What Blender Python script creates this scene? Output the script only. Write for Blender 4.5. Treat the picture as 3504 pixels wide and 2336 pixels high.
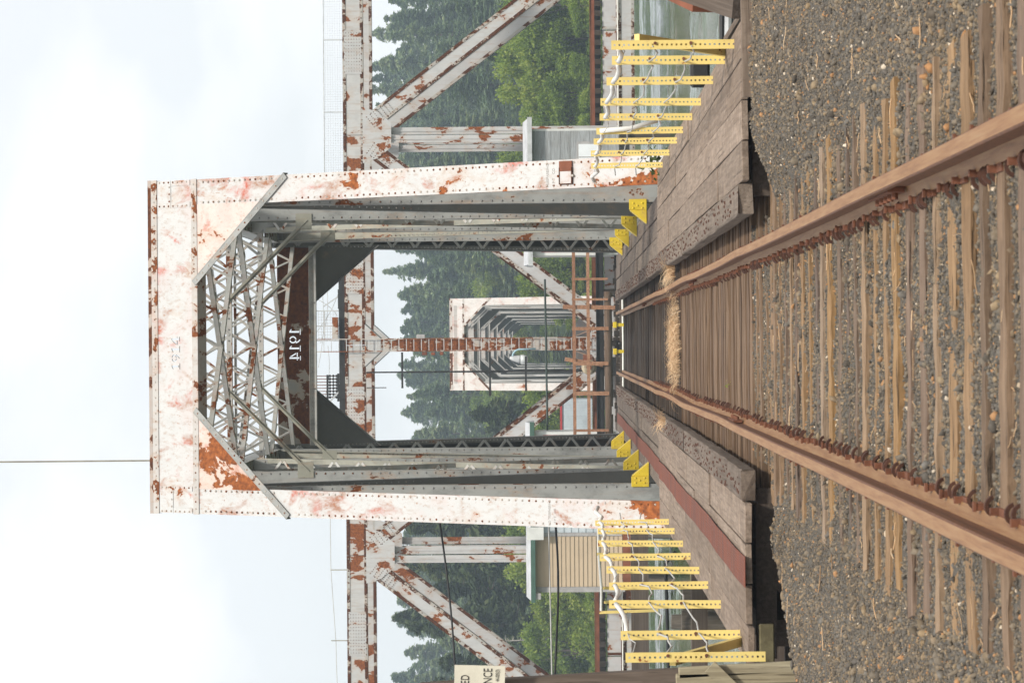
import bpy, bmesh, math, random
import numpy as np
from mathutils import Vector, Matrix, geometry

random.seed(7)
rng = np.random.default_rng(11)
scene = bpy.context.scene
for o in list(bpy.data.objects):
    bpy.data.objects.remove(o)
COL = scene.collection
R = math.radians

# ------------------------------------------------------------------ camera
# (the photograph was taken with the camera held on its side: the world's "up" points to the left of the frame)
CAMZ = 1.56
cam_d = bpy.data.cameras.new("camera")
cam = bpy.data.objects.new("camera", cam_d)
COL.objects.link(cam)
cam_d.sensor_fit = 'HORIZONTAL'
cam_d.sensor_width = 22.5
cam_d.lens = 61.2
cam_d.clip_start = 0.3
cam_d.clip_end = 6000
PITCH, YAW, ROLL = R(0.886), R(0.053), R(0.48)
fwd = Vector((math.sin(YAW) * math.cos(PITCH), math.cos(YAW) * math.cos(PITCH), math.sin(PITCH)))
right = Vector((math.cos(YAW), -math.sin(YAW), 0))
up = right.cross(fwd)
up2 = up * math.cos(ROLL) - right * math.sin(ROLL) * -1.0
right2 = fwd.cross(up2)
cx, cy, cz = -up2, right2, -fwd
m = Matrix(((cx.x, cy.x, cz.x, 0), (cx.y, cy.y, cz.y, 0), (cx.z, cy.z, cz.z, CAMZ), (0, 0, 0, 1)))
cam.matrix_world = m
cam_d.dof.use_dof = True
cam_d.dof.focus_distance = 52
cam_d.dof.aperture_fstop = 8.0
scene.camera = cam

# ------------------------------------------------------------------ sky, sun, exposure
SUN_EL, SUN_AZ = R(50), R(158)      # azimuth clockwise from +Y (behind the camera, to the right)
world = bpy.data.worlds.new("World")
scene.world = world
world.use_nodes = True
wt = world.node_tree
wt.nodes.clear()
wo = wt.nodes.new("ShaderNodeOutputWorld")
bg = wt.nodes.new("ShaderNodeBackground")
bg.inputs[1].default_value = 0.095
sky = wt.nodes.new("ShaderNodeTexSky")
sky.sky_type = 'NISHITA'
sky.sun_disc = False
sky.sun_elevation = SUN_EL
sky.sun_rotation = SUN_AZ
sky.air_density = 1.0
sky.dust_density = 2.0
tc = wt.nodes.new("ShaderNodeTexCoord")
mp = wt.nodes.new("ShaderNodeMapping")
mp.inputs['Scale'].default_value = (1.0, 1.0, 2.2)
nz = wt.nodes.new("ShaderNodeTexNoise")
nz.inputs['Scale'].default_value = 5.5
nz.inputs['Detail'].default_value = 5
nz.inputs['Roughness'].default_value = 0.5
nz.inputs['Distortion'].default_value = 0.3
rp = wt.nodes.new("ShaderNodeValToRGB")
rp.color_ramp.elements[0].position = 0.42
rp.color_ramp.elements[0].color = (0.76, 0.76, 0.76, 1)
rp.color_ramp.elements[1].position = 0.60
rp.color_ramp.elements[1].color = (1, 1, 1, 1)
mx = wt.nodes.new("ShaderNodeMix")
mx.data_type = 'RGBA'
mx.inputs['B'].default_value = (11.4, 11.45, 11.5, 1)
wt.links.new(tc.outputs['Generated'], mp.inputs['Vector'])
wt.links.new(mp.outputs['Vector'], nz.inputs['Vector'])
wt.links.new(nz.outputs['Fac'], rp.inputs['Fac'])
wt.links.new(rp.outputs['Color'], mx.inputs['Factor'])
wt.links.new(sky.outputs['Color'], mx.inputs['A'])
wt.links.new(mx.outputs['Result'], bg.inputs[0])
wt.links.new(bg.outputs[0], wo.inputs[0])

sun_d = bpy.data.lights.new("sun", 'SUN')
sun = bpy.data.objects.new("sun", sun_d)
COL.objects.link(sun)
sun_d.energy = 3.3
sun_d.angle = R(6)
sun_d.color = (1.0, 0.95, 0.87)
sd = Vector((math.sin(SUN_AZ) * math.cos(SUN_EL), math.cos(SUN_AZ) * math.cos(SUN_EL), math.sin(SUN_EL)))
sun.rotation_euler = sd.to_track_quat('Z', 'Y').to_euler()
sun.location = sd * 100

scene.view_settings.view_transform = 'Standard'
scene.view_settings.look = 'None'
scene.view_settings.gamma = 1
scene.view_settings.exposure = 0.14
scene.render.engine = 'CYCLES'
scene.cycles.volume_bounces = 1
scene.cycles.max_bounces = 6
scene.cycles.use_denoising = True

# ------------------------------------------------------------------ helpers
ORIGIN = {}

def tag(o, label=None, cat=None, group=None, kind=None):
    if label: o['label'] = label
    if cat: o['category'] = cat
    if group: o['group'] = group
    if kind: o['kind'] = kind
    return o

def thing(name, label, cat, loc=(0, 0, 0), group=None):
    o = bpy.data.objects.new(name, None)
    o.empty_display_size = 0.2
    COL.objects.link(o)
    o.location = loc
    ORIGIN[o] = Vector(loc)
    return tag(o, label, cat, group)

def attach(o, parent):
    if parent is not None:
        o.parent = parent
        if parent in ORIGIN:
            o.matrix_parent_inverse = Matrix.Translation(-ORIGIN[parent])
    return o

def link(name, mesh, parent=None, mat=None):
    o = bpy.data.objects.new(name, mesh)
    COL.objects.link(o)
    if mat is not None and len(mesh.materials) == 0:
        mesh.materials.append(mat)
    return attach(o, parent)

def V3(*a): return Vector(a)

class MB:
    """collects shapes; build() links them as one mesh object"""
    def __init__(s):
        s.v = []; s.f = []
    def add(s, vs, fs):
        b = len(s.v)
        s.v += [tuple(p) for p in vs]
        s.f += [tuple(i + b for i in f) for f in fs]
        return s
    def hexa(s, p):
        return s.add(p, [(0, 3, 2, 1), (4, 5, 6, 7), (0, 1, 5, 4), (1, 2, 6, 5), (2, 3, 7, 6), (3, 0, 4, 7)])
    def box(s, x0, x1, y0, y1, z0, z1):
        return s.hexa([(x0, y0, z0), (x1, y0, z0), (x1, y1, z0), (x0, y1, z0), (x0, y0, z1), (x1, y0, z1), (x1, y1, z1), (x0, y1, z1)])
    def bar(s, p0, p1, side, w, d, off=0.0, soff=0.0):
        """box from p0 to p1, w along side, d along the normal"""
        p0, p1 = Vector(p0), Vector(p1)
        t = (p1 - p0).normalized()
        sd_ = (Vector(side) - t * Vector(side).dot(t)).normalized()
        n = t.cross(sd_).normalized()
        o = n * off + sd_ * soff
        a, b = sd_ * w / 2, n * d / 2
        return s.hexa([p0 + o - a - b, p0 + o + a - b, p0 + o + a + b, p0 + o - a + b, p1 + o - a - b, p1 + o + a - b, p1 + o + a + b, p1 + o - a + b])
    def prism(s, pts, ext):
        n = len(pts); ext = Vector(ext)
        vs = [Vector(p) for p in pts] + [Vector(p) + ext for p in pts]
        fs = [tuple(reversed(range(n))), tuple(range(n, 2 * n))]
        fs += [(i, (i + 1) % n, (i + 1) % n + n, i + n) for i in range(n)]
        return s.add(vs, fs)
    def tube(s, path, r, n=8, closed=True):
        path = [Vector(p) for p in path]
        rs = r if isinstance(r, (list, tuple)) else [r] * len(path)
        vs = []; prev = None
        for i, p in enumerate(path):
            t = (path[min(i + 1, len(path) - 1)] - path[max(i - 1, 0)]).normalized()
            if prev is None:
                a = Vector((0, 0, 1)) if abs(t.z) < 0.9 else Vector((1, 0, 0))
                prev = t.cross(a).normalized()
            u = (prev - t * prev.dot(t)).normalized(); prev = u
            w = t.cross(u)
            for k in range(n):
                an = 2 * math.pi * k / n
                vs.append(p + (u * math.cos(an) + w * math.sin(an)) * rs[i])
        fs = []
        for i in range(len(path) - 1):
            for k in range(n):
                k2 = (k + 1) % n
                fs.append((i * n + k, i * n + k2, (i + 1) * n + k2, (i + 1) * n + k))
        if closed:
            fs.append(tuple(reversed(range(n)))); L = (len(path) - 1) * n
            fs.append(tuple(range(L, L + n)))
        return s.add(vs, fs)
    def mesh(s, name, mat=None, smooth=False):
        me = bpy.data.meshes.new(name)
        me.from_pydata(s.v, [], s.f)
        if mat is not None: me.materials.append(mat)
        bm = bmesh.new(); bm.from_mesh(me)
        bmesh.ops.recalc_face_normals(bm, faces=bm.faces)
        bm.to_mesh(me); bm.free()
        if smooth:
            me.shade_smooth()
        return me
    def build(s, name, mat, parent=None, smooth=False, bevel=0.0):
        o = link(name, s.mesh(name, mat, smooth), parent)
        if bevel:
            md = o.modifiers.new("bevel", 'BEVEL'); md.width = bevel; md.segments = 1; md.limit_method = 'ANGLE'
        return o

def raw_mesh(name, verts, faces, mat=None, smooth=False):
    """numpy verts (n,3) and faces (m,k) -> mesh"""
    me = bpy.data.meshes.new(name)
    verts = np.asarray(verts, dtype=np.float32); faces = np.asarray(faces, dtype=np.int32)
    k = faces.shape[1]
    me.vertices.add(len(verts)); me.vertices.foreach_set('co', verts.ravel())
    me.loops.add(faces.size); me.loops.foreach_set('vertex_index', faces.ravel())
    me.polygons.add(len(faces))
    me.polygons.foreach_set('loop_start', np.arange(0, faces.size, k, dtype=np.int32))
    me.update(calc_edges=True)
    if mat is not None: me.materials.append(mat)
    if smooth: me.shade_smooth()
    return me

class Rivets:
    """dome heads, too small to pick apart: one joined part"""
    def __init__(s): s.p = []; s.n = []; s.r = []
    def add(s, p, n, r):
        s.p.append(tuple(p)); s.n.append(tuple(n)); s.r.append(r)
    def line(s, p0, p1, n, r, step):
        p0, p1 = Vector(p0), Vector(p1); L = (p1 - p0).length
        k = max(1, int(L / step))
        for i in range(k):
            s.add(p0 + (p1 - p0) * ((i + 0.5) / k), n, r)
    def build(s, name, mat, parent):
        if not s.p: return
        P = np.array(s.p, float); N = np.array(s.n, float); N /= np.linalg.norm(N, axis=1)[:, None]; rr = np.array(s.r)
        a = np.where(np.abs(N[:, 2:3]) < 0.9, [[0, 0, 1.0]], [[1.0, 0, 0]])
        U = np.cross(N, a); U /= np.linalg.norm(U, axis=1)[:, None]; W = np.cross(N, U)
        K = 6; vs = []
        for ring, hh in ((1.0, -0.05), (0.78, 0.45)):
            for k in range(K):
                an = 2 * math.pi * k / K
                vs.append(P + (U * math.cos(an) + W * math.sin(an)) * (rr * ring)[:, None] + N * (rr * hh)[:, None])
        vs.append(P + N * (rr * 0.72)[:, None])
        verts = np.stack(vs, 1).reshape(-1, 3)
        base = []
        for k in range(K):
            k2 = (k + 1) % K
            base += [(k, k2, K + k2), (k, K + k2, K + k), (K + k, K + k2, 2 * K)]
        base = np.array(base)
        faces = (base[None] + (np.arange(len(P)) * (2 * K + 1))[:, None, None]).reshape(-1, 3)
        o = link(name, raw_mesh(name, verts, faces, mat, True), parent)
        o['kind'] = 'stuff'
        return o

UNIT = {}
def unit_bar(w, d, mat, name):
    """a bar of length 1 along its own Y, shared by alike pieces"""
    k = (round(w, 4), round(d, 4), mat.name, name)
    if k not in UNIT:
        b = MB(); b.box(-w / 2, w / 2, 0, 1, -d / 2, d / 2)
        UNIT[k] = b.mesh(name, mat)
    return UNIT[k]

def put_bar(name, p0, p1, side, w, d, mat, parent):
    p0, p1 = Vector(p0), Vector(p1)
    t = p1 - p0; L = t.length; t.normalize()
    sv = (Vector(side) - t * Vector(side).dot(t)).normalized()
    n = sv.cross(t)
    o = link(name, unit_bar(w, d, mat, name), parent)
    mt = Matrix(((sv.x, t.x, n.x, p0.x), (sv.y, t.y, n.y, p0.y), (sv.z, t.z, n.z, p0.z), (0, 0, 0, 1)))
    loc, rot, _ = mt.decompose()
    o.location = loc; o.rotation_euler = rot.to_euler(); o.scale = (1, L, 1)
    return o

def copy_tree(o, parent=None):
    c = o.copy(); COL.objects.link(c); c.parent = parent
    if parent is not None: c.matrix_parent_inverse = o.matrix_parent_inverse
    for ch in o.children: copy_tree(ch, c)
    return c

# ------------------------------------------------------------------ materials
class NT:
    def __init__(s, name):
        s.m = bpy.data.materials.new(name); s.m.use_nodes = True
        s.t = s.m.node_tree; s.t.nodes.clear()
        s.out = s.t.nodes.new("ShaderNodeOutputMaterial")
    def n(s, typ, **kw):
        nd = s.t.nodes.new("ShaderNode" + typ)
        for k, v in kw.items():
            if hasattr(nd, k) and not k[0].isupper(): setattr(nd, k, v)
            else: s.set(nd, k.replace('_', ' '), v)
        return nd
    def set(s, nd, key, v):
        sock = nd.inputs[int(key)] if str(key).isdigit() else nd.inputs[key]
        if isinstance(v, bpy.types.NodeSocket): s.t.links.new(v, sock)
        else: sock.default_value = v
    def math(s, op, a, b=0.0, c=None, clamp=False):
        nd = s.t.nodes.new("ShaderNodeMath"); nd.operation = op; nd.use_clamp = clamp
        s.set(nd, 0, a); s.set(nd, 1, b)
        if c is not None: s.set(nd, 2, c)
        return nd.outputs[0]
    def noise(s, vec, scale, detail=4, rough=0.55, dist=0.0):
        nd = s.t.nodes.new("ShaderNodeTexNoise")
        if vec is not None: s.t.links.new(vec, nd.inputs['Vector'])
        nd.inputs['Scale'].default_value = scale; nd.inputs['Detail'].default_value = detail
        nd.inputs['Roughness'].default_value = rough; nd.inputs['Distortion'].default_value = dist
        return nd.outputs['Fac']
    def scale(s, vec, sc, loc=None):
        nd = s.t.nodes.new("ShaderNodeMapping"); s.t.links.new(vec, nd.inputs['Vector'])
        nd.inputs['Scale'].default_value = sc
        if loc is not None: s.set(nd, 'Location', loc)
        return nd.outputs[0]
    def step(s, val, lo, hi):
        nd = s.t.nodes.new("ShaderNodeMapRange"); nd.interpolation_type = 'SMOOTHSTEP'
        s.set(nd, 0, val); nd.inputs[1].default_value = lo; nd.inputs[2].default_value = hi
        return nd.outputs[0]
    def ramp(s, fac, stops, interp='LINEAR'):
        nd = s.t.nodes.new("ShaderNodeValToRGB"); s.set(nd, 0, fac)
        cr = nd.color_ramp; cr.interpolation = interp
        while len(cr.elements) < len(stops): cr.elements.new(0.5)
        for e, (p, c) in zip(cr.elements, stops):
            e.position = p; e.color = (*c, 1)
        return nd.outputs[0]
    def mix(s, fac, a, b, mode='MIX'):
        nd = s.t.nodes.new("ShaderNodeMix"); nd.data_type = 'RGBA'; nd.blend_type = mode
        s.set(nd, 'Factor', fac)
        s.set(nd, 'A', a if isinstance(a, bpy.types.NodeSocket) else (*a, 1))
        s.set(nd, 'B', b if isinstance(b, bpy.types.NodeSocket) else (*b, 1))
        return nd.outputs['Result']
    def bump(s, h, strength=0.3, dist=0.02):
        nd = s.t.nodes.new("ShaderNodeBump"); s.set(nd, 'Height', h)
        nd.inputs['Strength'].default_value = strength; nd.inputs['Distance'].default_value = dist
        return nd.outputs[0]
    def bsdf(s, col, rough=0.6, metal=0.0, normal=None, spec=0.4):
        nd = s.t.nodes.new("ShaderNodeBsdfPrincipled")
        s.set(nd, 'Base Color', col if isinstance(col, bpy.types.NodeSocket) else (*col, 1))
        s.set(nd, 'Roughness', rough); s.set(nd, 'Metallic', metal)
        nd.inputs['Specular IOR Level'].default_value = spec
        if normal is not None: s.set(nd, 'Normal', normal)
        s.t.links.new(nd.outputs[0], s.out.inputs[0])
        return nd
    def pos(s): return s.t.nodes.new("ShaderNodeNewGeometry").outputs['Position']
    def island(s): return s.t.nodes.new("ShaderNodeNewGeometry").outputs['Random Per Island']
    def objc(s): return s.t.nodes.new("ShaderNodeTexCoord").outputs['Object']
    def rnd(s): return s.t.nodes.new("ShaderNodeObjectInfo").outputs['Random']

def paint(name, base, thr=0.62, pscale=1.6, stain=0.0, drip=0.3, big=0.35, pink=(0.60, 0.24, 0.19), rust_b=1.0, edge=0.012, rough=0.5, grime=0.3, stretch=0.6, low=0.0, xb=0.0):
    t = NT(name); p = t.pos()
    ps = t.scale(p, (1, 1, stretch))
    a = t.noise(ps, pscale, 8, 0.62, 0.25)
    bg_ = t.noise(p, 0.33, 2, 0.5)
    v = t.math('ADD', a, t.math('MULTIPLY', t.math('SUBTRACT', bg_, 0.5), big))
    if low or xb:
        sp_ = t.n('SeparateXYZ'); t.set(sp_, 0, p)
        if low: v = t.math('ADD', v, t.math('MULTIPLY', t.step(sp_.outputs[2], 1.15, 0.35), low))
        if xb: v = t.math('ADD', v, t.math('MULTIPLY', t.step(sp_.outputs[0], 0.5, -0.5), xb))
    mask = t.step(v, thr, thr + edge)
    halo = t.step(v, thr - 0.10, thr + 0.02)
    spots = t.step(t.noise(p, 26, 3, 0.6), 0.70, 0.73)
    mask = t.math('MAXIMUM', mask, t.math('MULTIPLY', spots, 0.75))
    st = t.scale(p, (7, 7, 0.55))
    streak = t.step(t.noise(st, 1.6, 5, 0.6), 0.50, 0.78)
    soft = t.step(t.noise(p, 1.5, 4, 0.55, 0.4), 0.50, 0.72)
    fine = t.noise(p, 14, 4, 0.6)
    col = t.mix(t.math('MULTIPLY', t.step(t.noise(ps, 3.0, 5, 0.65), 0.4, 0.75), grime), base, tuple(c * 0.48 for c in base))
    if stain:
        col = t.mix(t.math('MULTIPLY', soft, stain * 0.14), col, pink)
        brk = t.step(t.noise(t.scale(p, (1, 1, 0.5)), 17, 5, 0.7), 0.30, 0.62)
        pat = t.step(t.noise(t.scale(p, (1.0, 1.0, 0.30), (3.1, 1.7, 0.4)), 2.0, 5, 0.6, 0.5), 0.525, 0.665)
        pat = t.math('MULTIPLY', pat, t.math('ADD', t.math('MULTIPLY', brk, 0.6), 0.4))
        pat2 = t.math('MULTIPLY', t.step(t.noise(t.scale(p, (1.0, 1.0, 0.16), (7.7, 0.2, 3.0)), 4.2, 6, 0.65, 0.3), 0.575, 0.72), t.math('ADD', t.math('MULTIPLY', brk, 0.7), 0.3))
        col = t.mix(t.math('MULTIPLY', pat2, stain * 0.72), col, (0.38, 0.145, 0.08))
        col = t.mix(t.math('MULTIPLY', pat, stain), col, t.mix(t.step(t.noise(p, 1.3, 2), 0.4, 0.6), (0.44, 0.085, 0.045), (0.27, 0.10, 0.035)))
        runs = t.step(t.noise(t.scale(p, (16, 16, 0.6), (0.3, 5.1, 2.0)), 1.3, 5, 0.65), 0.56, 0.74)
        col = t.mix(t.math('MULTIPLY', runs, stain * 0.8), col, (0.31, 0.155, 0.075))
    col = t.mix(t.math('MULTIPLY', streak, drip), col, (0.30, 0.17, 0.09))
    col = t.mix(t.math('MULTIPLY', halo, 0.30), col, (0.42, 0.25, 0.13))
    rust = t.ramp(fine, [(0.30, tuple(c * rust_b for c in (0.095, 0.030, 0.010))), (0.52, tuple(c * rust_b for c in (0.225, 0.066, 0.016))), (0.75, tuple(c * rust_b for c in (0.35, 0.115, 0.030)))])
    col = t.mix(mask, col, rust)
    h = t.math('ADD', t.math('MULTIPLY', mask, -0.6), t.math('MULTIPLY', fine, 0.25))
    t.bsdf(col, t.math('ADD', rough, t.math('MULTIPLY', mask, 0.4)), 0.0, t.bump(h, 0.35, 0.012), 0.35)
    return t.m

def wood(name, stops, scale=(14, 0.7, 14), crack=0.5, bump=0.5, stain=None, iso=0.0):
    """grain along the piece's own Y; every piece gets its own tone"""
    t = NT(name); oc = t.objc(); r = t.rnd()
    comb = t.n('CombineXYZ'); t.set(comb, 0, t.math('MULTIPLY', r, 71.0)); t.set(comb, 1, t.math('MULTIPLY', r, 37.0)); t.set(comb, 2, t.math('MULTIPLY', r, 13.0))
    g = t.scale(oc, scale, comb.outputs[0])
    n1 = t.noise(g, 2.2, 6, 0.65, 0.3)
    n2 = t.noise(t.scale(oc, (1.2, 0.6, 1.2), comb.outputs[0]), 1.5, 3, 0.5)
    tone = t.ramp(r, stops)
    col = t.mix(t.step(n1, 0.35, 0.70), t.mix(1.0, tone, (0.62, 0.60, 0.58), 'MULTIPLY'), tone)
    col = t.mix(t.math('MULTIPLY', t.step(n2, 0.45, 0.75), 0.5), col, t.mix(1.0, tone, (0.6, 0.55, 0.5), 'MULTIPLY'))
    cr = t.step(t.noise(t.scale(oc, (scale[0] * 1.6, scale[1] * 0.6, scale[2] * 1.6), comb.outputs[0]), 2.0, 4, 0.6), 0.60, 0.68)
    col = t.mix(t.math('MULTIPLY', cr, crack), col, (0.03, 0.022, 0.016))
    if iso:
        w1 = t.noise(t.scale(oc, (0.6, 1.4, 1), comb.outputs[0]), 9.0, 6, 0.7, 0.4)
        w2 = t.noise(t.scale(oc, (1.6, 0.9, 1), comb.outputs[0]), 3.2, 5, 0.65)
        col = t.mix(t.math('MULTIPLY', t.step(w1, 0.46, 0.66), iso), col, t.mix(1.0, tone, (0.50, 0.47, 0.45), 'MULTIPLY'))
        col = t.mix(t.math('MULTIPLY', t.step(w2, 0.50, 0.72), iso * 0.6), col, t.mix(1.0, tone, (1.25, 1.22, 1.18), 'MULTIPLY'))
    if stain is not None:
        col = t.mix(t.step(t.noise(t.pos(), 2.6, 4, 0.6), 0.55, 0.66), col, stain)
    h = t.math('SUBTRACT', n1, cr)
    t.bsdf(col, 0.85, 0, t.bump(h, bump, 0.012), 0.2)
    return t.m

def plain(name, col, rough=0.6, var=0.25, scale=3.0, metal=0.0, bump=0.15):
    t = NT(name); p = t.pos()
    n = t.noise(p, scale, 5, 0.6)
    c = t.mix(t.step(n, 0.35, 0.7), col, tuple(x * (1 - var) for x in col))
    t.bsdf(c, rough, metal, t.bump(t.noise(p, scale * 8, 3), bump, 0.01), 0.35)
    return t.m

def leaves(name, stops, trans=0.35, rough=0.6, tone=0.0, tcol=(1.0, 1.05, 0.5)):
    t = NT(name); i = t.island()
    big = t.noise(t.pos(), 0.45, 3, 0.6)
    f = t.math('ADD', t.math('MULTIPLY', i, 0.55), t.math('MULTIPLY', t.step(big, 0.3, 0.7), 0.45))
    f = t.math('ADD', f, t.math('MULTIPLY', t.math('SUBTRACT', t.rnd(), 0.5), tone))
    c = t.ramp(f, stops)
    d = t.n('BsdfPrincipled'); t.set(d, 'Base Color', c); t.set(d, 'Roughness', rough); d.inputs['Specular IOR Level'].default_value = 0.2
    tr = t.n('BsdfTranslucent'); t.set(tr, 0, t.mix(1.0, c, tcol, 'MULTIPLY'))
    m_ = t.n('MixShader'); t.set(m_, 0, trans); t.set(m_, 1, d.outputs[0]); t.set(m_, 2, tr.outputs[0])
    t.t.links.new(m_.outputs[0], t.out.inputs[0])
    return t.m

M = {}
M['portal'] = paint('portal_paint', (0.50, 0.498, 0.482), thr=0.635, pscale=1.7, stain=1.0, drip=0.5, big=0.30, rust_b=1.2, grime=0.12, low=0.14, pink=(0.50, 0.17, 0.13))
M['portal_trim'] = paint('portal_trim_paint', (0.44, 0.42, 0.39), thr=0.535, pscale=3.2, stain=0.2, drip=0.6, rust_b=0.75)
M['knee'] = paint('knee_paint', (0.60, 0.50, 0.45), thr=0.615, pscale=1.4, stain=0.95, drip=0.2, pink=(0.44, 0.19, 0.15), big=0.45, rust_b=1.1, xb=0.16)
M['rivet'] = paint('rivet_paint', (0.40, 0.37, 0.33), thr=0.50, pscale=5.0, drip=0.6, rust_b=0.7)
M['grey'] = paint('grey_paint', (0.30, 0.303, 0.285), thr=0.625, pscale=2.2, drip=0.35, big=0.3, rust_b=0.65, grime=0.85)
M['greyrivet'] = paint('grey_rivet_paint', (0.20, 0.20, 0.195), thr=0.62, pscale=4.0, drip=0.3, rust_b=0.5)
M['olive'] = paint('olive_paint', (0.27, 0.265, 0.215), thr=0.62, pscale=2.4, drip=0.4, rust_b=0.8, grime=0.7)
M['lattice'] = paint('lattice_paint', (0.40, 0.40, 0.375), thr=0.57, pscale=2.5, stain=0.15, drip=0.45, rust_b=0.7)
M['shadedgrey'] = paint('shaded_grey_paint', (0.13, 0.132, 0.126), thr=0.70, pscale=1.6, drip=0.1, rust_b=0.7)  # grey paint darkened: shade of undersides and downward faces put into the colour
M['rustplate'] = paint('rust_plate_paint', (0.30, 0.30, 0.29), thr=0.43, pscale=0.9, drip=0.2, rust_b=0.5)
M['swing'] = paint('swing_paint', (0.47, 0.465, 0.455), thr=0.585, pscale=2.0, drip=0.42, big=0.40, rust_b=0.95, grime=0.25, stain=0.05)
M['swingtrim'] = paint('swing_trim_paint', (0.40, 0.385, 0.355), thr=0.475, pscale=2.6, drip=0.8, rust_b=0.35)
M['swingpost'] = paint('swing_post_paint', (0.46, 0.42, 0.38), thr=0.47, pscale=3.0, drip=0.4, rust_b=0.9)
M['swingchord'] = paint('swing_chord_paint', (0.48, 0.47, 0.455), thr=0.565, pscale=1.6, drip=0.4, big=0.5, rust_b=0.95)
M['far'] = paint('far_truss_paint', (0.52, 0.49, 0.46), thr=0.64, pscale=0.7, stain=0.6, drip=0.3)
M['fargrey'] = paint('far_truss_grey_paint', (0.46, 0.45, 0.43), thr=0.66, pscale=0.7, drip=0.25)
M['blacksteel'] = plain('black_steel', (0.022, 0.021, 0.02), 0.7)
M['galv'] = plain('galvanised_steel', (0.50, 0.51, 0.51), 0.5)
M['darkrivet'] = paint('dark_rivet_paint', (0.26, 0.23, 0.20), thr=0.45, pscale=4.0, drip=0.6, rust_b=0.45)
M['flange'] = paint('top_flange_paint', (0.34, 0.30, 0.27), thr=0.47, pscale=3.0, drip=0.7, rust_b=0.42)
M['rod'] = plain('weathered_rod', (0.32, 0.30, 0.24), 0.6)
M['yellowbracket'] = paint('yellow_bracket_paint', (0.62, 0.45, 0.025), thr=0.66, pscale=5, drip=0.35, grime=0.5, rust_b=0.7)
M['yellow'] = paint('yellow_post_paint', (0.78, 0.60, 0.20), thr=0.665, pscale=7, drip=0.14, big=0.15, grime=0.2, rust_b=1.0)
M['pvc'] = plain('white_pvc', (0.78, 0.76, 0.70), 0.35, 0.12, 6)
M['wire'] = plain('grey_wire', (0.50, 0.49, 0.46), 0.5)
M['cable'] = plain('black_cable', (0.02, 0.02, 0.02), 0.55)
M['tie'] = wood('tie_wood', [(0.0, (0.360, 0.220, 0.100)), (0.20, (0.285, 0.189, 0.116)), (0.38, (0.209, 0.150, 0.107)), (0.55, (0.247, 0.171, 0.123)), (0.70, (0.147, 0.110, 0.087)), (0.82, (0.360, 0.229, 0.120)), (1.0, (0.342, 0.264, 0.198))], scale=(0.7, 16, 16), crack=0.8, bump=0.9, iso=0.5)
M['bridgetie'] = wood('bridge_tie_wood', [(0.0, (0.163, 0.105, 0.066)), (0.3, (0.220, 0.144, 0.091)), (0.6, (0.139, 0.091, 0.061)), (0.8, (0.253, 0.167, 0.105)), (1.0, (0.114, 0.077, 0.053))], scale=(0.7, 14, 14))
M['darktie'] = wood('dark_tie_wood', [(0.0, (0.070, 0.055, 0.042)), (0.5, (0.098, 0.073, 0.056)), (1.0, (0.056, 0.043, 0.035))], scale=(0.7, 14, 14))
M['plank'] = wood('deck_plank_wood', [(0.0, (0.272, 0.208, 0.159)), (0.35, (0.339, 0.263, 0.204)), (0.7, (0.240, 0.184, 0.141)), (1.0, (0.306, 0.239, 0.185))], scale=(13, 0.6, 13), iso=0.75)
M['greyplank'] = wood('grey_plank_wood', [(0.0, (0.173, 0.136, 0.110)), (0.5, (0.224, 0.179, 0.141)), (1.0, (0.146, 0.112, 0.088))], scale=(13, 0.6, 13), iso=0.75)
M['timber'] = wood('dark_timber_wood', [(0.0, (0.11, 0.085, 0.068)), (0.5, (0.14, 0.11, 0.088)), (1.0, (0.09, 0.07, 0.056))], scale=(13, 0.6, 13))
M['creosote'] = wood('creosote_wood', [(0.0, (0.045, 0.036, 0.03)), (0.5, (0.075, 0.058, 0.045)), (1.0, (0.035, 0.028, 0.023))], scale=(10, 10, 0.7))
M['pile'] = wood('pile_wood', [(0.0, (0.14, 0.12, 0.10)), (0.5, (0.20, 0.17, 0.135)), (1.0, (0.10, 0.085, 0.07))], scale=(10, 10, 0.7))
M['mossy'] = wood('mossy_wood', [(0.0, (0.15, 0.13, 0.07)), (1.0, (0.12, 0.10, 0.07))], scale=(3, 3, 3), stain=(0.10, 0.105, 0.02))
M['post'] = wood('post_wood', [(0.0, (0.16, 0.125, 0.10)), (1.0, (0.19, 0.15, 0.115))], scale=(14, 14, 0.6))
M['olivewood'] = wood('olive_board_wood', [(0.0, (0.36, 0.31, 0.20)), (1.0, (0.40, 0.35, 0.24))], scale=(14, 14, 0.6))
M['newlumber'] = wood('new_lumber_wood', [(0.0, (0.36, 0.175, 0.095)), (0.5, (0.42, 0.23, 0.14)), (1.0, (0.31, 0.15, 0.085))], scale=(5, 5, 5), crack=0.15)
M['log'] = wood('log_wood', [(0.0, (0.14, 0.095, 0.065)), (1.0, (0.19, 0.13, 0.09))], scale=(0.6, 8, 8))

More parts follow.
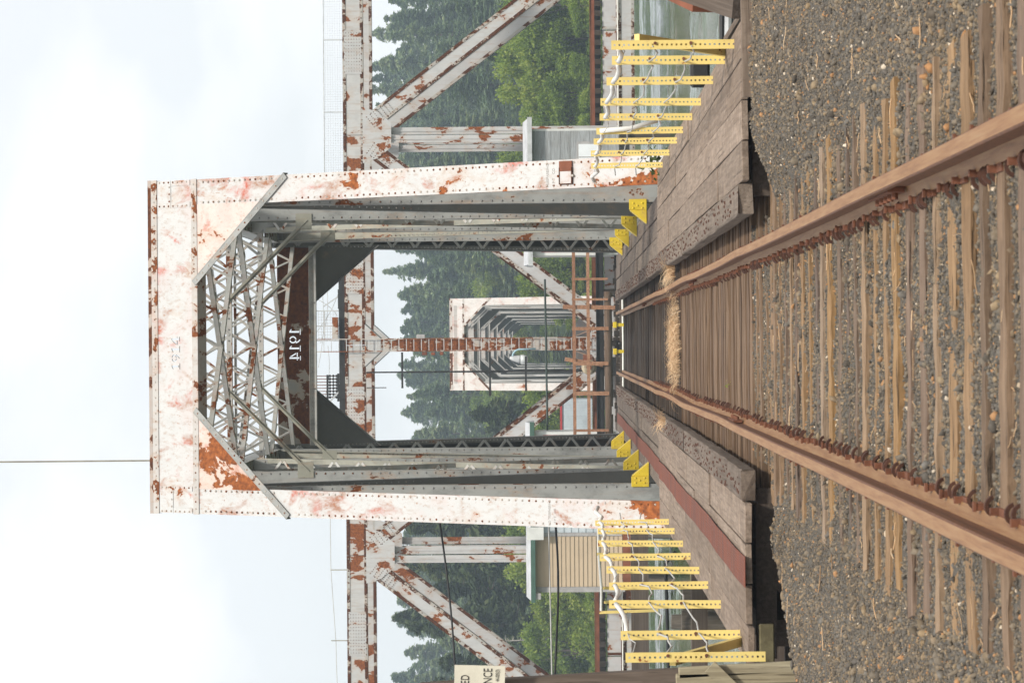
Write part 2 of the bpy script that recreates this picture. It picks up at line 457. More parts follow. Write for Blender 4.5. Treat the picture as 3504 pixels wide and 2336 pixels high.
def rail_mat():
    t = NT('rail_rust'); p = t.pos()
    nrm = t.t.nodes.new("ShaderNodeNewGeometry").outputs['Normal']
    sep = t.n('SeparateXYZ'); t.set(sep, 0, nrm)
    topm = t.step(sep.outputs[2], 0.75, 0.95)
    n = t.noise(t.scale(p, (14, 0.5, 9)), 3, 7, 0.68, 0.3)
    n2 = t.noise(p, 40, 4, 0.6)
    side = t.ramp(n2, [(0.3, (0.083, 0.030, 0.010)), (0.7, (0.177, 0.066, 0.022))])
    top = t.ramp(n, [(0.28, (0.147, 0.065, 0.022)), (0.45, (0.231, 0.112, 0.043)), (0.6, (0.285, 0.157, 0.068)), (0.75, (0.275, 0.198, 0.113))])
    t.bsdf(t.mix(topm, side, top), 0.62, 0.0, t.bump(n2, 0.25, 0.004), 0.4)
    return t.m
M['rail'] = rail_mat()
M['anchor'] = plain('anchor_rust', (0.085, 0.036, 0.022), 0.85, 0.4, 20)
M['rustiron'] = plain('rust_iron', (0.19, 0.075, 0.04), 0.85, 0.4, 20)

def mat_mat():
    t = NT('red_mat'); p = t.pos()
    n = t.noise(t.scale(p, (0.35, 1.6, 1)), 1.6, 5, 0.65)
    w = t.n('TexWave'); t.set(w, 'Vector', t.scale(p, (1, 1, 0))); t.set(w, 'Scale', 12.0); w.bands_direction = 'X'
    c = t.ramp(n, [(0.3, (0.095, 0.045, 0.034)), (0.45, (0.19, 0.062, 0.038)), (0.55, (0.12, 0.055, 0.042)), (0.65, (0.22, 0.075, 0.042)), (0.75, (0.14, 0.06, 0.045))])
    t.bsdf(c, 0.9, 0, t.bump(t.math('ADD', w.outputs['Fac'], t.noise(p, 60)), 0.5, 0.006), 0.2)
    return t.m
M['mat'] = mat_mat()

def stone_mat():
    t = NT('gravel_stone'); i = t.island()
    c = t.ramp(i, [(0.0, (0.098, 0.088, 0.078)), (0.18, (0.156, 0.137, 0.114)), (0.36, (0.221, 0.177, 0.129)), (0.5, (0.124, 0.112, 0.101)), (0.62, (0.182, 0.154, 0.121)), (0.78, (0.260, 0.201, 0.134)), (0.88, (0.150, 0.142, 0.132)), (0.965, (0.364, 0.207, 0.106)), (0.992, (0.585, 0.512, 0.426))], 'CONSTANT')
    c = t.mix(1.0, c, (1.14, 1.12, 1.08), 'MULTIPLY')
    c = t.mix(t.math('MULTIPLY', t.step(t.noise(t.pos(), 0.9, 4, 0.6), 0.40, 0.66), 0.55), c, t.mix(1.0, c, (1.05, 0.94, 0.80), 'MULTIPLY'))
    c = t.mix(t.math('MULTIPLY', t.step(t.noise(t.pos(), 2.1, 4, 0.6), 0.52, 0.72), 0.6), c, t.mix(1.0, c, (0.62, 0.60, 0.58), 'MULTIPLY'))
    c = t.mix(t.step(t.noise(t.pos(), 45, 3), 0.3, 0.7), c, t.mix(1.0, c, (0.72, 0.70, 0.66), 'MULTIPLY'))
    t.bsdf(c, 0.9, 0, None, 0.2)
    return t.m
M['stone'] = stone_mat()

def ground_mat():
    t = NT('ground_soil'); p = t.pos()
    n = t.noise(p, 30, 6, 0.7); n2 = t.noise(p, 2.0, 4, 0.6)
    near = t.ramp(n, [(0.3, (0.045, 0.041, 0.036)), (0.5, (0.105, 0.094, 0.08)), (0.7, (0.165, 0.142, 0.112))])
    sep = t.n('SeparateXYZ'); t.set(sep, 0, p)
    farm = t.step(sep.outputs[1], 150, 230)
    green = t.ramp(n2, [(0.3, (0.02, 0.03, 0.012)), (0.7, (0.05, 0.08, 0.025))])
    mud_shade = t.step(sep.outputs[2], -0.32, -0.55)  # low bank mud, painted darker still for the shade in the gap below the walkways
    c = t.mix(mud_shade, near, (0.028, 0.022, 0.016))
    c = t.mix(farm, c, green)
    t.bsdf(c, 0.95, 0, t.bump(n, 0.6, 0.02), 0.15)
    return t.m
M['ground'] = ground_mat()

def water_mat():
    t = NT('river_water'); p = t.pos()
    b = t.noise(t.scale(p, (0.6, 1.2, 1)), 5.0, 3, 0.6)
    t.bsdf((0.026, 0.058, 0.011), 0.04, 0, t.bump(b, 0.12, 0.1), 0.5)
    return t.m
M['water'] = water_mat()
M['needle'] = leaves('conifer_needles', [(0.0, (0.055, 0.094, 0.053)), (0.40, (0.121, 0.176, 0.088)), (0.75, (0.193, 0.248, 0.116)), (1.0, (0.275, 0.308, 0.143))], 0.3, tone=0.5)
M['needledark'] = leaves('dark_conifer_needles', [(0.0, (0.016, 0.028, 0.012)), (0.45, (0.045, 0.068, 0.026)), (0.8, (0.090, 0.115, 0.042)), (1.0, (0.15, 0.15, 0.06))], 0.25, tone=0.4)
M['leaf'] = leaves('broad_leaves', [(0.0, (0.059, 0.098, 0.016)), (0.4, (0.165, 0.241, 0.038)), (0.75, (0.283, 0.356, 0.062)), (1.0, (0.378, 0.414, 0.100))], 0.45, tone=0.35)
M['weed'] = leaves('weed_leaves', [(0.0, (0.04, 0.07, 0.02)), (1.0, (0.09, 0.12, 0.04))], 0.3)
M['straw'] = leaves('dry_grass_blades', [(0.0, (0.36, 0.22, 0.12)), (0.4, (0.66, 0.45, 0.26)), (0.8, (0.80, 0.60, 0.38)), (1.0, (0.85, 0.70, 0.50))], 0.3, tcol=(1, 0.95, 0.9))
M['bark'] = plain('tree_bark', (0.10, 0.08, 0.065), 0.9)
M['tansiding'] = plain('tan_siding_paint', (0.46, 0.355, 0.24), 0.6, 0.10, 1.2)
M['greysiding'] = wood('grey_siding_wood', [(0.0, (0.42, 0.44, 0.45)), (1.0, (0.36, 0.38, 0.39))], scale=(0.7, 12, 12), crack=0.3)
M['palesiding'] = plain('pale_siding_paint', (0.50, 0.55, 0.58), 0.7, 0.2, 1.5)
M['whitewall'] = plain('white_wall_paint', (0.66, 0.66, 0.63), 0.7, 0.15, 1.5)
M['trimgrey'] = plain('grey_trim_paint', (0.40, 0.38, 0.37), 0.75, 0.25, 3)
M['redtrim'] = plain('red_trim_paint', (0.42, 0.03, 0.035), 0.6, 0.1, 3)
M['roof'] = plain('roof_sheet', (0.50, 0.51, 0.52), 0.6, 0.25, 2)
M['greentrim'] = plain('green_trim_paint', (0.06, 0.12, 0.09), 0.6, 0.2, 2)
M['darkpipe'] = plain('dark_green_pipe_paint', (0.035, 0.055, 0.045), 0.6, 0.3, 4)
M['window'] = plain('white_blind', (0.75, 0.77, 0.78), 0.4, 0.08, 3)
M['rustbeam'] = plain('rust_beam', (0.22, 0.075, 0.038), 0.85, 0.35, 2)
M['sign'] = plain('sign_cream', (0.66, 0.62, 0.50), 0.6, 0.12, 4)
M['ink'] = plain('sign_ink', (0.045, 0.04, 0.035), 0.7, 0.2, 20)
M['fadedink'] = plain('faded_stencil_ink', (0.40, 0.37, 0.34), 0.7, 0.3, 20)
M['bluepaint'] = plain('pale_blue_paint', (0.36, 0.55, 0.62), 0.5, 0.15, 5)
M['lampglass'] = plain('lamp_bowl', (0.62, 0.64, 0.63), 0.25, 0.1, 5)
M['concrete'] = plain('pier_concrete', (0.20, 0.185, 0.165), 0.9, 0.45, 1.5)
M['bulb'] = plain('brass_machine', (0.42, 0.35, 0.24), 0.5, 0.4, 8)

# ------------------------------------------------------------------ ground, river
def sst(a, b, x):
    t = np.clip((x - a) / (b - a), 0, 1)
    return t * t * (3 - 2 * t)

def ground_h(x, y):
    x = np.asarray(x, float); y = np.asarray(y, float)
    top = -0.205 + 0.19 * sst(1.05, 1.75, x) * sst(15, 21.0, y) + 0.10 * sst(-1.15, -1.6, x) * sst(14, 20, y)
    top = top + 0.012 * np.sin(x * 5.1 + y * 1.3) * np.sin(y * 2.3 - x * 2.0) + 0.006 * np.sin(x * 11 - y * 7)
    # the fill stops at the abutment, and falls away on the side where the fill has slumped
    yf = np.where(np.abs(x) < 1.02, 24.75, np.where(x > 0, 22.15, 22.75 - (np.abs(x) - 1.02) * 2.35))
    yf = np.where(x < -2.9, 18.3, yf)
    drop = sst(yf - 0.02, yf + 0.45, y)
    bank = -2.75 - 1.9 * sst(30, 60, y)
    z = top * (1 - drop) + bank * drop
    far = sst(212, 232, y)
    zf = -2.2 + 2.6 * sst(225, 300, y) + np.clip(y - 300, 0, 260) * 0.060
    cor = (1 - sst(9, 15, np.abs(x))) * (1 - sst(338, 352, y))
    zf = zf * (1 - cor) + np.minimum(zf, -2.4) * cor
    return z * (1 - far) + zf * far

xs = np.unique(np.concatenate([np.linspace(-700, -40, 12), np.linspace(-40, -5, 15), np.linspace(-5, 5, 101), np.linspace(5, 40, 15), np.linspace(40, 700, 12)]))
ys = np.unique(np.concatenate([np.linspace(-60, 6, 8), np.linspace(6, 27, 190), np.linspace(27, 60, 20), np.linspace(60, 205, 12), np.linspace(205, 320, 30), np.linspace(320, 900, 20)]))
X, Y = np.meshgrid(xs, ys)
Z = ground_h(X, Y)
gv = np.stack([X.ravel(), Y.ravel(), Z.ravel()], 1)
nx, ny = len(xs), len(ys)
ii = (np.arange(ny - 1)[:, None] * nx + np.arange(nx - 1)[None]).ravel()
gf = np.stack([ii, ii + 1, ii + 1 + nx, ii + nx], 1)
ground = link('ground', raw_mesh('ground', gv, gf, M['ground'], True))
tag(ground, 'gravel bank under the track running down to the river', None, None, 'structure')

def river_mesh():
    xs = np.unique(np.concatenate([np.linspace(-690, -24, 8), np.arange(-24, 24, 0.38), np.linspace(24, 690, 8)]))
    ys = np.unique(np.concatenate([np.linspace(26, 46, 5), np.arange(46, 172, 0.21), np.linspace(172, 240, 8)]))
    X, Y = np.meshgrid(xs, ys); r = np.random.default_rng(4)
    cat = np.zeros_like(X)
    for k, w, ph in ((0.36, 1.0, 0.4), (0.83, 0.8, 2.1), (1.63, 0.6, 4.0)):        # cat's-paws of breeze lying across the river
        cat += w * np.sin(Y * k + ph + 0.5 * np.sin(X * 0.06 + ph))
    band = sst(-0.1, 0.5, cat)
    Z = np.zeros_like(X)
    for q in range(9):
        lam = r.uniform(0.9, 2.6); a = r.uniform(-0.9, 0.9); kk = 2 * math.pi / lam
        Z += 0.0085 * lam * np.sin(kk * (math.sin(a) * X + math.cos(a) * Y) + r.uniform(0, 6.28))
    fade = sst(26, 22, np.abs(X)) * sst(44, 50, Y) * sst(176, 168, Y)
    Z = -3 + Z * (0.06 + 0.94 * band) * fade
    nx, ny = len(xs), len(ys)
    ii = (np.arange(ny - 1)[:, None] * nx + np.arange(nx - 1)[None]).ravel()
    return raw_mesh('river', np.stack([X.ravel(), Y.ravel(), Z.ravel()], 1), np.stack([ii, ii + 1, ii + 1 + nx, ii + nx], 1), M['water'], True)
river = link('river', river_mesh()); tag(river, 'green rippled river under the swing span', None, None, 'structure')

# loose stones
def stones(n_target, outer=False):
    N = n_target
    y = 8.3 + (24.9 - 8.3) * rng.random(N * 2) ** 0.85
    hw = 0.1245 * y + 0.35
    x = (rng.random(N * 2) * 2 - 1) * hw
    if outer: x = np.sign(x) * (hw + 2.2 * rng.random(N * 2) ** 1.3)
    size = np.exp(rng.normal(math.log(0.0066), 0.40, N * 2))
    size = np.where(rng.random(N * 2) < 0.02 * (1 + np.sin(x * 2.7 + 1) * np.sin(y * 1.3)), size * 2.6, size); size = np.clip(size, 0.0035, 0.030)
    z = ground_h(x, y)
    keep = z > -1.2
    tie_y = np.abs(((y - TIE0 + TIE_S / 2) % TIE_S) - TIE_S / 2)
    on_tie = (tie_y < 0.085) & (np.abs(x) < 1.28)
    keep &= ~(on_tie & (rng.random(N * 2) < 0.80))
    keep &= ~((np.abs(np.abs(x) - 0.755) < 0.075))
    x, y, z, size = x[keep][:N], y[keep][:N], z[keep][:N], size[keep][:N]
    n = len(x)
    ph = (1 + 5 ** .5) / 2
    ico = np.array([(-1, ph, 0), (1, ph, 0), (-1, -ph, 0), (1, -ph, 0), (0, -1, ph), (0, 1, ph), (0, -1, -ph), (0, 1, -ph), (ph, 0, -1), (ph, 0, 1), (-ph, 0, -1), (-ph, 0, 1)]) / math.sqrt(1 + ph * ph)
    icf = np.array([(0, 11, 5), (0, 5, 1), (0, 1, 7), (0, 7, 10), (0, 10, 11), (1, 5, 9), (5, 11, 4), (11, 10, 2), (10, 7, 6), (7, 1, 8), (3, 9, 4), (3, 4, 2), (3, 2, 6), (3, 6, 8), (3, 8, 9), (4, 9, 5), (2, 4, 11), (6, 2, 10), (8, 6, 7), (9, 8, 1)])
    if outer:
        ico = np.array([(1, 0, 0), (-1, 0, 0), (0, 1, 0), (0, -1, 0), (0, 0, 1), (0, 0, -1)], float)
        icf = np.array([(0, 2, 4), (2, 1, 4), (1, 3, 4), (3, 0, 4), (2, 0, 5), (1, 2, 5), (3, 1, 5), (0, 3, 5)]); size = size * 1.25
    K = len(ico)
    P = ico[None] * (1 + rng.normal(0, 0.24, (n, K, 1)))
    an = rng.normal(0, 1, (n, 3)); q = rng.normal(0, 1, (n, 4)); q /= np.linalg.norm(q, axis=1)[:, None]
    P = P * np.stack([1.0 + 0.35 * rng.random(n), 0.65 + 0.35 * rng.random(n), 0.45 + 0.35 * rng.random(n)], 1)[:, None]
    w, a, b_, c = q.T
    Rm = np.stack([np.stack([1 - 2 * (b_ * b_ + c * c), 2 * (a * b_ - c * w), 2 * (a * c + b_ * w)], -1), np.stack([2 * (a * b_ + c * w), 1 - 2 * (a * a + c * c), 2 * (b_ * c - a * w)], -1), np.stack([2 * (a * c - b_ * w), 2 * (b_ * c + a * w), 1 - 2 * (a * a + b_ * b_)], -1)], 1)
    P = np.einsum('nij,nkj->nki', Rm, P) * size[:, None, None]
    P += np.stack([x, y, z + size * 0.25], 1)[:, None]
    F = icf[None] + (np.arange(n) * K)[:, None, None]
    o = link('gravel', raw_mesh('gravel', P.reshape(-1, 3), F.reshape(-1, 3), M['stone']))
    tag(o, 'loose gravel along the shoulders of the track' if outer else 'loose grey and brown gravel ballast around the ties', 'gravel', None, 'stuff')
TIE0, TIE_S = 8.9, 0.49
def litter():
    b = MB(); r = random.Random(8)
    for i in range(170):
        y = r.uniform(8.8, 24); x = r.uniform(-1, 1) * (0.1225 * y + 0.2)
        z = float(ground_h(x, y))
        if z < -1: continue
        a = r.random() * 6.28; L = r.uniform(0.02, 0.11); w = r.uniform(0.0015, 0.0035)
        pts = [(x + math.cos(a) * L * f + r.uniform(-.006, .006), y + math.sin(a) * L * f, z + 0.016 + r.uniform(0, 0.012)) for f in (-1, -0.3, 0.3, 1)]
        b.tube(pts, w, 4)
    o = b.build('twig_litter', M['straw']); tag(o, 'dry twigs and straw scattered over the gravel', 'litter', None, 'stuff')
litter()
stones(104000)
stones(42000, True)

# ------------------------------------------------------------------ railway track
track = thing('railway_track', 'rusty railway track running onto the bridge', 'track', (0, 22, -0.2))
def rail_off(y, sgn):
    x = 0.008 * math.sin(y * 0.55 + sgn) + 0.003 * math.sin(y * 1.3 + 2 * sgn)
    z = 0.004 * math.sin(y * 0.8 + 0.6 * sgn) + 0.016 * math.exp(-((y - 36) / 2.2) ** 2) - 0.012 * math.exp(-((y - 41) / 2) ** 2) + 0.008 * math.sin(y * 0.45)
    k = 0.35 if y < 24 else (1.0 if y < 44 else 0.3)
    return x * k, z * k
prof = [(-0.072, -0.172), (0.072, -0.172), (0.072, -0.160), (0.014, -0.142), (0.009, -0.052), (0.036, -0.040), (0.037, -0.010), (0.030, -0.002), (-0.030, -0.002), (-0.037, -0.010), (-0.036, -0.040), (-0.009, -0.052), (-0.014, -0.142), (-0.072, -0.160)]
rails = {}
for sgn in (-1, 1):
    b = MB(); npf = len(prof); yy = np.concatenate([np.arange(4.0, 24, 1.0), np.arange(24, 71.4, 0.4)])
    vs = []; fs = []
    for i, y in enumerate(yy):
        dx, dz = rail_off(y, sgn)
        vs += [(sgn * 0.755 + dx + px, y, pz + dz) for px, pz in prof]
    for i in range(len(yy) - 1):
        for k in range(npf):
            k2 = (k + 1) % npf
            fs.append((i * npf + k, i * npf + k2, (i + 1) * npf + k2, (i + 1) * npf + k))
    fs.append(tuple(range(npf))); fs.append(tuple(range((len(yy) - 1) * npf, len(yy) * npf)))
    b.add(vs, fs)
    rails[sgn] = b.build('rail', M['rail'], track)

# ties: on ballast, on the trestle, on the bridge
def tie_mesh(name, mat, L, w, h, seed, rag, n=9):
    r = random.Random(seed); b = MB()
    for i in range(n):
        x = -L / 2 + L * i / (n - 1)
        j = lambda s_: r.uniform(-s_, s_)
        e = 1.0 if 0 < i < n - 1 else 1.8
        b.v += [(x + j(rag * e), -w / 2 + j(rag), -h), (x + j(rag * e), w / 2 + j(rag), -h), (x + j(rag * e), w / 2 - 0.008 + j(rag), j(0.005)), (x + j(rag * e), -w / 2 + 0.008 + j(rag), j(0.005))]
    for i in range(n - 1):
        for k in range(4):
            k2 = (k + 1) % 4
            b.f.append((i * 4 + k, i * 4 + k2, i * 4 + 4 + k2, i * 4 + 4 + k))
    b.f.append((0, 1, 2, 3)); b.f.append(tuple((n - 1) * 4 + k for k in (3, 2, 1, 0)))
    return b.mesh(name, mat)
tms = [tie_mesh('tie', M['tie'], 2.62, w, 0.16, s_, 0.010, 23) for s_, w in ((1, 0.20), (2, 0.16), (3, 0.22), (4, 0.14), (11, 0.18), (12, 0.2))]
bms = [tie_mesh('tie', M['bridgetie'], 2.5, 0.235, 0.2, s_, 0.005) for s_ in (5, 6, 7)]
dms = [tie_mesh('tie', M['darktie'], 2.5, 0.235, 0.2, s_, 0.005) for s_ in (8, 9, 10)]
tie_ys = []
y = TIE0 - 1.47
k = 0
while y < 24.5:
    o = link('tie', tms[random.randrange(6)], track)
    o.location = (random.uniform(-0.06, 0.06), y + random.uniform(-0.035, 0.035), -0.187 + random.uniform(-0.012, 0.010))
    o.rotation_euler = (random.uniform(-0.04, 0.04), random.uniform(-0.006, 0.006), random.uniform(-0.012, 0.012))
    tie_ys.append(y); y += TIE_S; k += 1
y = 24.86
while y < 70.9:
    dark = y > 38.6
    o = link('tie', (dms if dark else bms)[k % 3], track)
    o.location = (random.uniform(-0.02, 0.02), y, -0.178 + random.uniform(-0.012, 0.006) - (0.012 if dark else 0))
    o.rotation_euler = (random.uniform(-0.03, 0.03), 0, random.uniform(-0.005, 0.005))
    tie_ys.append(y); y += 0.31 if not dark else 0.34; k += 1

# rail anchors (curved spring clips), spikes with plates, joint bars
b = MB(); seg = 7
for i in range(seg):
    a0, a1 = R(150 - 135 * i / seg), R(150 - 135 * (i + 1) / seg)
    for ro, ri in ((0.045, 0.029),):
        b.hexa([(math.cos(a0) * ri, -0.010, math.sin(a0) * ri), (math.cos(a0) * ro, -0.010, math.sin(a0) * ro), (math.cos(a0) * ro, 0.010, math.sin(a0) * ro), (math.cos(a0) * ri, 0.010, math.sin(a0) * ri),
                (math.cos(a1) * ri, -0.010, math.sin(a1) * ri), (math.cos(a1) * ro, -0.010, math.sin(a1) * ro), (math.cos(a1) * ro, 0.010, math.sin(a1) * ro), (math.cos(a1) * ri, 0.010, math.sin(a1) * ri)])
anchor_me = b.mesh('rail_anchor', M['anchor'])
b = MB(); b.box(-0.10, 0.10, -0.09, 0.09, -0.006, 0.012); b.box(0.07, 0.10, -0.06, -0.03, 0.0, 0.045); b.box(-0.10, -0.07, 0.03, 0.06, 0.0, 0.045); b.box(0.066, 0.106, -0.064, -0.026, 0.04, 0.052)
plate_me = b.mesh('tie_plate', M['rustiron'])
na = 0
for y in tie_ys:
    for sgn in (-1, 1):
        dx, dz = rail_off(y, sgn)
        if y < 48:
            o = link('tie_plate', plate_me, rails[sgn]); o.location = (sgn * 0.755 + dx + random.uniform(-0.01, 0.01), y, -0.176 + dz); o.scale = (1 if random.random() < 0.5 else -1, 1, 1)
        offs = (-0.15, 0.13, 0.19) if y < 24.6 else ((0.15,) if na % 2 else (0.15, 0.05))
        for dy in offs:
            if y > 46 or random.random() < 0.42 or na > 292: continue
            o = link('rail_anchor', anchor_me, rails[sgn])
            o.location = (sgn * (0.755 - 0.100) + dx, y + dy + random.uniform(-0.03, 0.03), -0.182 + dz + random.uniform(-0.012, 0.008))
            o.rotation_euler = (random.uniform(-0.25, 0.25), 0, (math.pi if sgn > 0 else 0) + random.uniform(-0.2, 0.2))
            na += 1
for sgn, yj in ((1, 13.9), (-1, 25.8), (1, 33.5), (-1, 40.6), (1, 52)):
    b = MB(); dx, dz = rail_off(yj, sgn)
    for s2 in (-1, 1):
        x = sgn * 0.755 + dx + s2 * 0.028
        b.prism([(x - 0.012, yj - 0.42, -0.135 + dz), (x + 0.014, yj - 0.42, -0.135 + dz), (x + 0.012, yj - 0.42, -0.055 + dz), (x - 0.012, yj - 0.42, -0.05 + dz)], (0, 0.84, 0))
        for q in range(5):
            yb = yj - 0.34 + q * 0.17
            b.tube([(x, yb, -0.095 + dz), (x + s2 * 0.045, yb, -0.095 + dz)], 0.018, 6)
    b.build('joint_bar', M['rustiron'], rails[sgn])

# ------------------------------------------------------------------ plank walkways each side of the track
def walkway(sgn, label):
    t = thing('plank_walkway', label, 'walkway', (sgn * 1.8, 22.6, -0.1))
    rr = random.Random(3 + sgn)
    rows = [(1.31, 1.63), (1.64, 1.96), (1.97, 2.29), (2.30, 2.60)]
    for ri, (xa, xb) in enumerate(rows):
        y = 22.62 + rr.uniform(-0.03, 0.03) 
        if sgn < 0 and ri == 3: y = 22.45
        while y < 41.2:
            L = rr.uniform(3.2, 5.4)
            y1 = min(y + L, 41.3)
            if 41.3 - y1 < 1.2: y1 = 41.3
            b = MB(); hx = (xb - xa) / 2; hy = (y1 - y) / 2
            b.box(-hx + 0.001, hx - 0.001, -hy + 0.003, hy - 0.003, -0.055, 0.0)
            o = b.build('plank', M['plank'], t, bevel=0.004)
            o.location = (sgn * (xa + xb) / 2, (y + y1) / 2, 0.030 + rr.uniform(-0.010, 0.010)); o.rotation_euler = (rr.uniform(-0.003, 0.003), rr.uniform(-0.02, 0.02), 0)
            y = y1
    rows = [(1.32, 1.60), (1.61, 1.90), (1.91, 2.22)]
    for ri, (xa, xb) in enumerate(rows):
        y = 41.33
        while y < 70.6:
            y1 = min(y + rr.uniform(3.5, 6), 70.7)
            if 70.7 - y1 < 1.2: y1 = 70.7
            b = MB(); hx = (xb - xa) / 2; hy = (y1 - y) / 2
            b.box(-hx + 0.005, hx - 0.005, -hy + 0.005, hy - 0.005, -0.08, 0.0)
            o = b.build('plank', M['greyplank'], t, bevel=0.008)
            o.location = (sgn * (xa + xb) / 2, (y + y1) / 2, -0.005 + rr.uniform(-0.010, 0.010)); o.rotation_euler = (0, rr.uniform(-0.02, 0.02), 0)
            y = y1
    # guard timbers with rows of rusty studs
    y = 22.85
    riv = Rivets()
    gts = [(22.85, 27.9, 1.03, 0.105), (27.92, 33.2, 1.035, 0.095), (33.22, 37.6, 1.03, 0.10), (37.62, 41.4, 1.05, 0.085), (41.42, 46.8, 1.06, 0.075), (46.82, 53, 1.05, 0.08), (53.02, 60, 1.055, 0.075), (60.02, 70.6, 1.05, 0.08)]
    for (ya, yb, xa, zt) in gts:
        zt -= 0.055
        hy = (yb - ya) / 2; b = MB()
        n = 10
        for i in range(n + 1):
            yy_ = -hy + 2 * hy * i / n
            for cxx, czz in ((-0.125, -0.12), (0.125, -0.12), (0.125, -0.012), (0.11, 0), (-0.11, 0), (-0.125, -0.012)):
                b.v.append((cxx + rr.uniform(-0.006, 0.006), yy_ + (rr.uniform(-0.03, 0.03) if i in (0, n) else 0), czz + rr.uniform(-0.005, 0.005)))
        for i in range(n):
            for k in range(6):
                k2 = (k + 1) % 6; b.f.append((i * 6 + k, i * 6 + k2, i * 6 + 6 + k2, i * 6 + 6 + k))
        b.f.append(tuple(range(6))); b.f.append(tuple(n * 6 + k for k in range(6)))
        o = b.build('guard_timber', M['greyplank'], t)
        o.location = (sgn * (xa + 0.14), (ya + yb) / 2, zt); 
        yq = ya + 0.12
        while yq < yb - 0.08:
            for q, dx in enumerate((-0.07, 0.0, 0.07)):
                if rr.random() < 0.62:
                    riv.add((sgn * (xa + 0.14) + dx + rr.uniform(-0.03, 0.03), yq + rr.uniform(-0.09, 0.09), zt + 0.001), (0, 0, 1), rr.uniform(0.010, 0.021))
            yq += 0.20
    riv.build('studs', M['anchor'], t)
    # end boards and the joists just below the planks
    b = MB(); b.box(-0.70, 0.70, -0.03, 0.03, -0.085, 0.085)
    o = b.build('end_board', M['timber'], t); o.location = (sgn * 1.9, 22.95, -0.16)
    b = MB(); b.box(-0.16, 0.16, -0.04, 0.04, -0.06, 0.06)
    o = b.build('end_block', M['mossy'], t, bevel=0.01); o.location = (sgn * 2.43, 22.64 if sgn > 0 else 22.47, -0.125)
    tag(o, 'mossy green end block')
    if sgn > 0:
        o.scale = (1, 1, 1.0)
    # white strip where the walkway meets the bridge deck
    b = MB(); b.box(-0.55, 0.55, -0.025, 0.025, -0.05, 0.0)
    o = b.build('joint_strip', M['pvc'], t); o.location = (sgn * 1.95, 41.33, 0.020)
    return t
walk_r = walkway(1, 'weathered bare plank walkway on the side of the grey cabin')
walk_l = walkway(-1, 'weathered plank walkway with a red mat lying along it')

b = MB(); ysm = np.arange(22.5, 70.5, 0.5)
pts = []
for i, y in enumerate(ysm):
    w0 = -1.73 + 0.010 * math.sin(y * 0.7); w1 = w0 - 0.25
    zz = (0.047 if y < 41.2 else 0.018) + 0.004 * math.sin(y * 2.2)
    b.v += [(w0, y, zz), (w1, y, zz), (w1, y, zz - 0.004), (w0, y, zz - 0.004)]
for i in range(len(ysm) - 1):
    for k in range(4):
        k2 = (k + 1) % 4; b.f.append((i * 4 + k, i * 4 + k2, i * 4 + 4 + k2, i * 4 + 4 + k))
b.f.append((0, 1, 2, 3)); b.f.append(tuple((len(ysm) - 1) * 4 + k for k in (3, 2, 1, 0)))
o = b.build('rubber_mat', M['mat']); tag(o, 'long narrow red mat laid along the plank walkway', 'mat')

# ------------------------------------------------------------------ timber trestle under the walkways, abutment boards
tr = thing('timber_trestle', 'dark timber trestle of piles and beams under the walkways', 'trestle', (0, 30, -3))
for x in (-2.42, -1.75, -0.9, -0.4, 0.4, 0.9, 1.75, 2.42):
    b = MB(); b.box(-0.11, 0.11, -9.0, 9.0, -0.17, 0.17)
    o = b.build('stringer', M['timber'], tr); o.location = (x, 32.2, -0.57 if abs(x) < 1 else -0.24 if abs(x) > 1.8 else -0.26)
    if x == -2.42: o.location.z = -0.32
for y in (25.6, 30.4, 35.2, 40.0):
    b = MB(); b.box(-3.1, 3.1, -0.16, 0.16, -0.16, 0.16)
    o = b.build('cap_beam', M['timber'], tr); o.location = (0, y, -0.92)
    for x in (-2.6, -1.5, -0.5, 0.5, 1.5, 2.6):
        b = MB(); b.tube([(0, 0, -5), (0, 0, 0)], 0.16, 9)
        o = b.build('pile', M['creosote'], tr); o.location = (x, y, -1.08)
for i in range(26):
    x = -3.6 + i * 0.25
    if -1.05 < x < 1.0: yb = 25.25
    elif x > 0: yb = 22.75
    else: yb = 23.35
    b = MB(); b.box(-0.115, 0.115, -0.04, 0.04, -2.9, 0)
    o = b.build('bulkhead_board', M['creosote'] if i % 3 else M['pile'], tr)
    o.location = (x, yb + random.uniform(-0.02, 0.02), (-0.42 if abs(x) < 1.2 else -0.30) - random.uniform(0, 0.08))

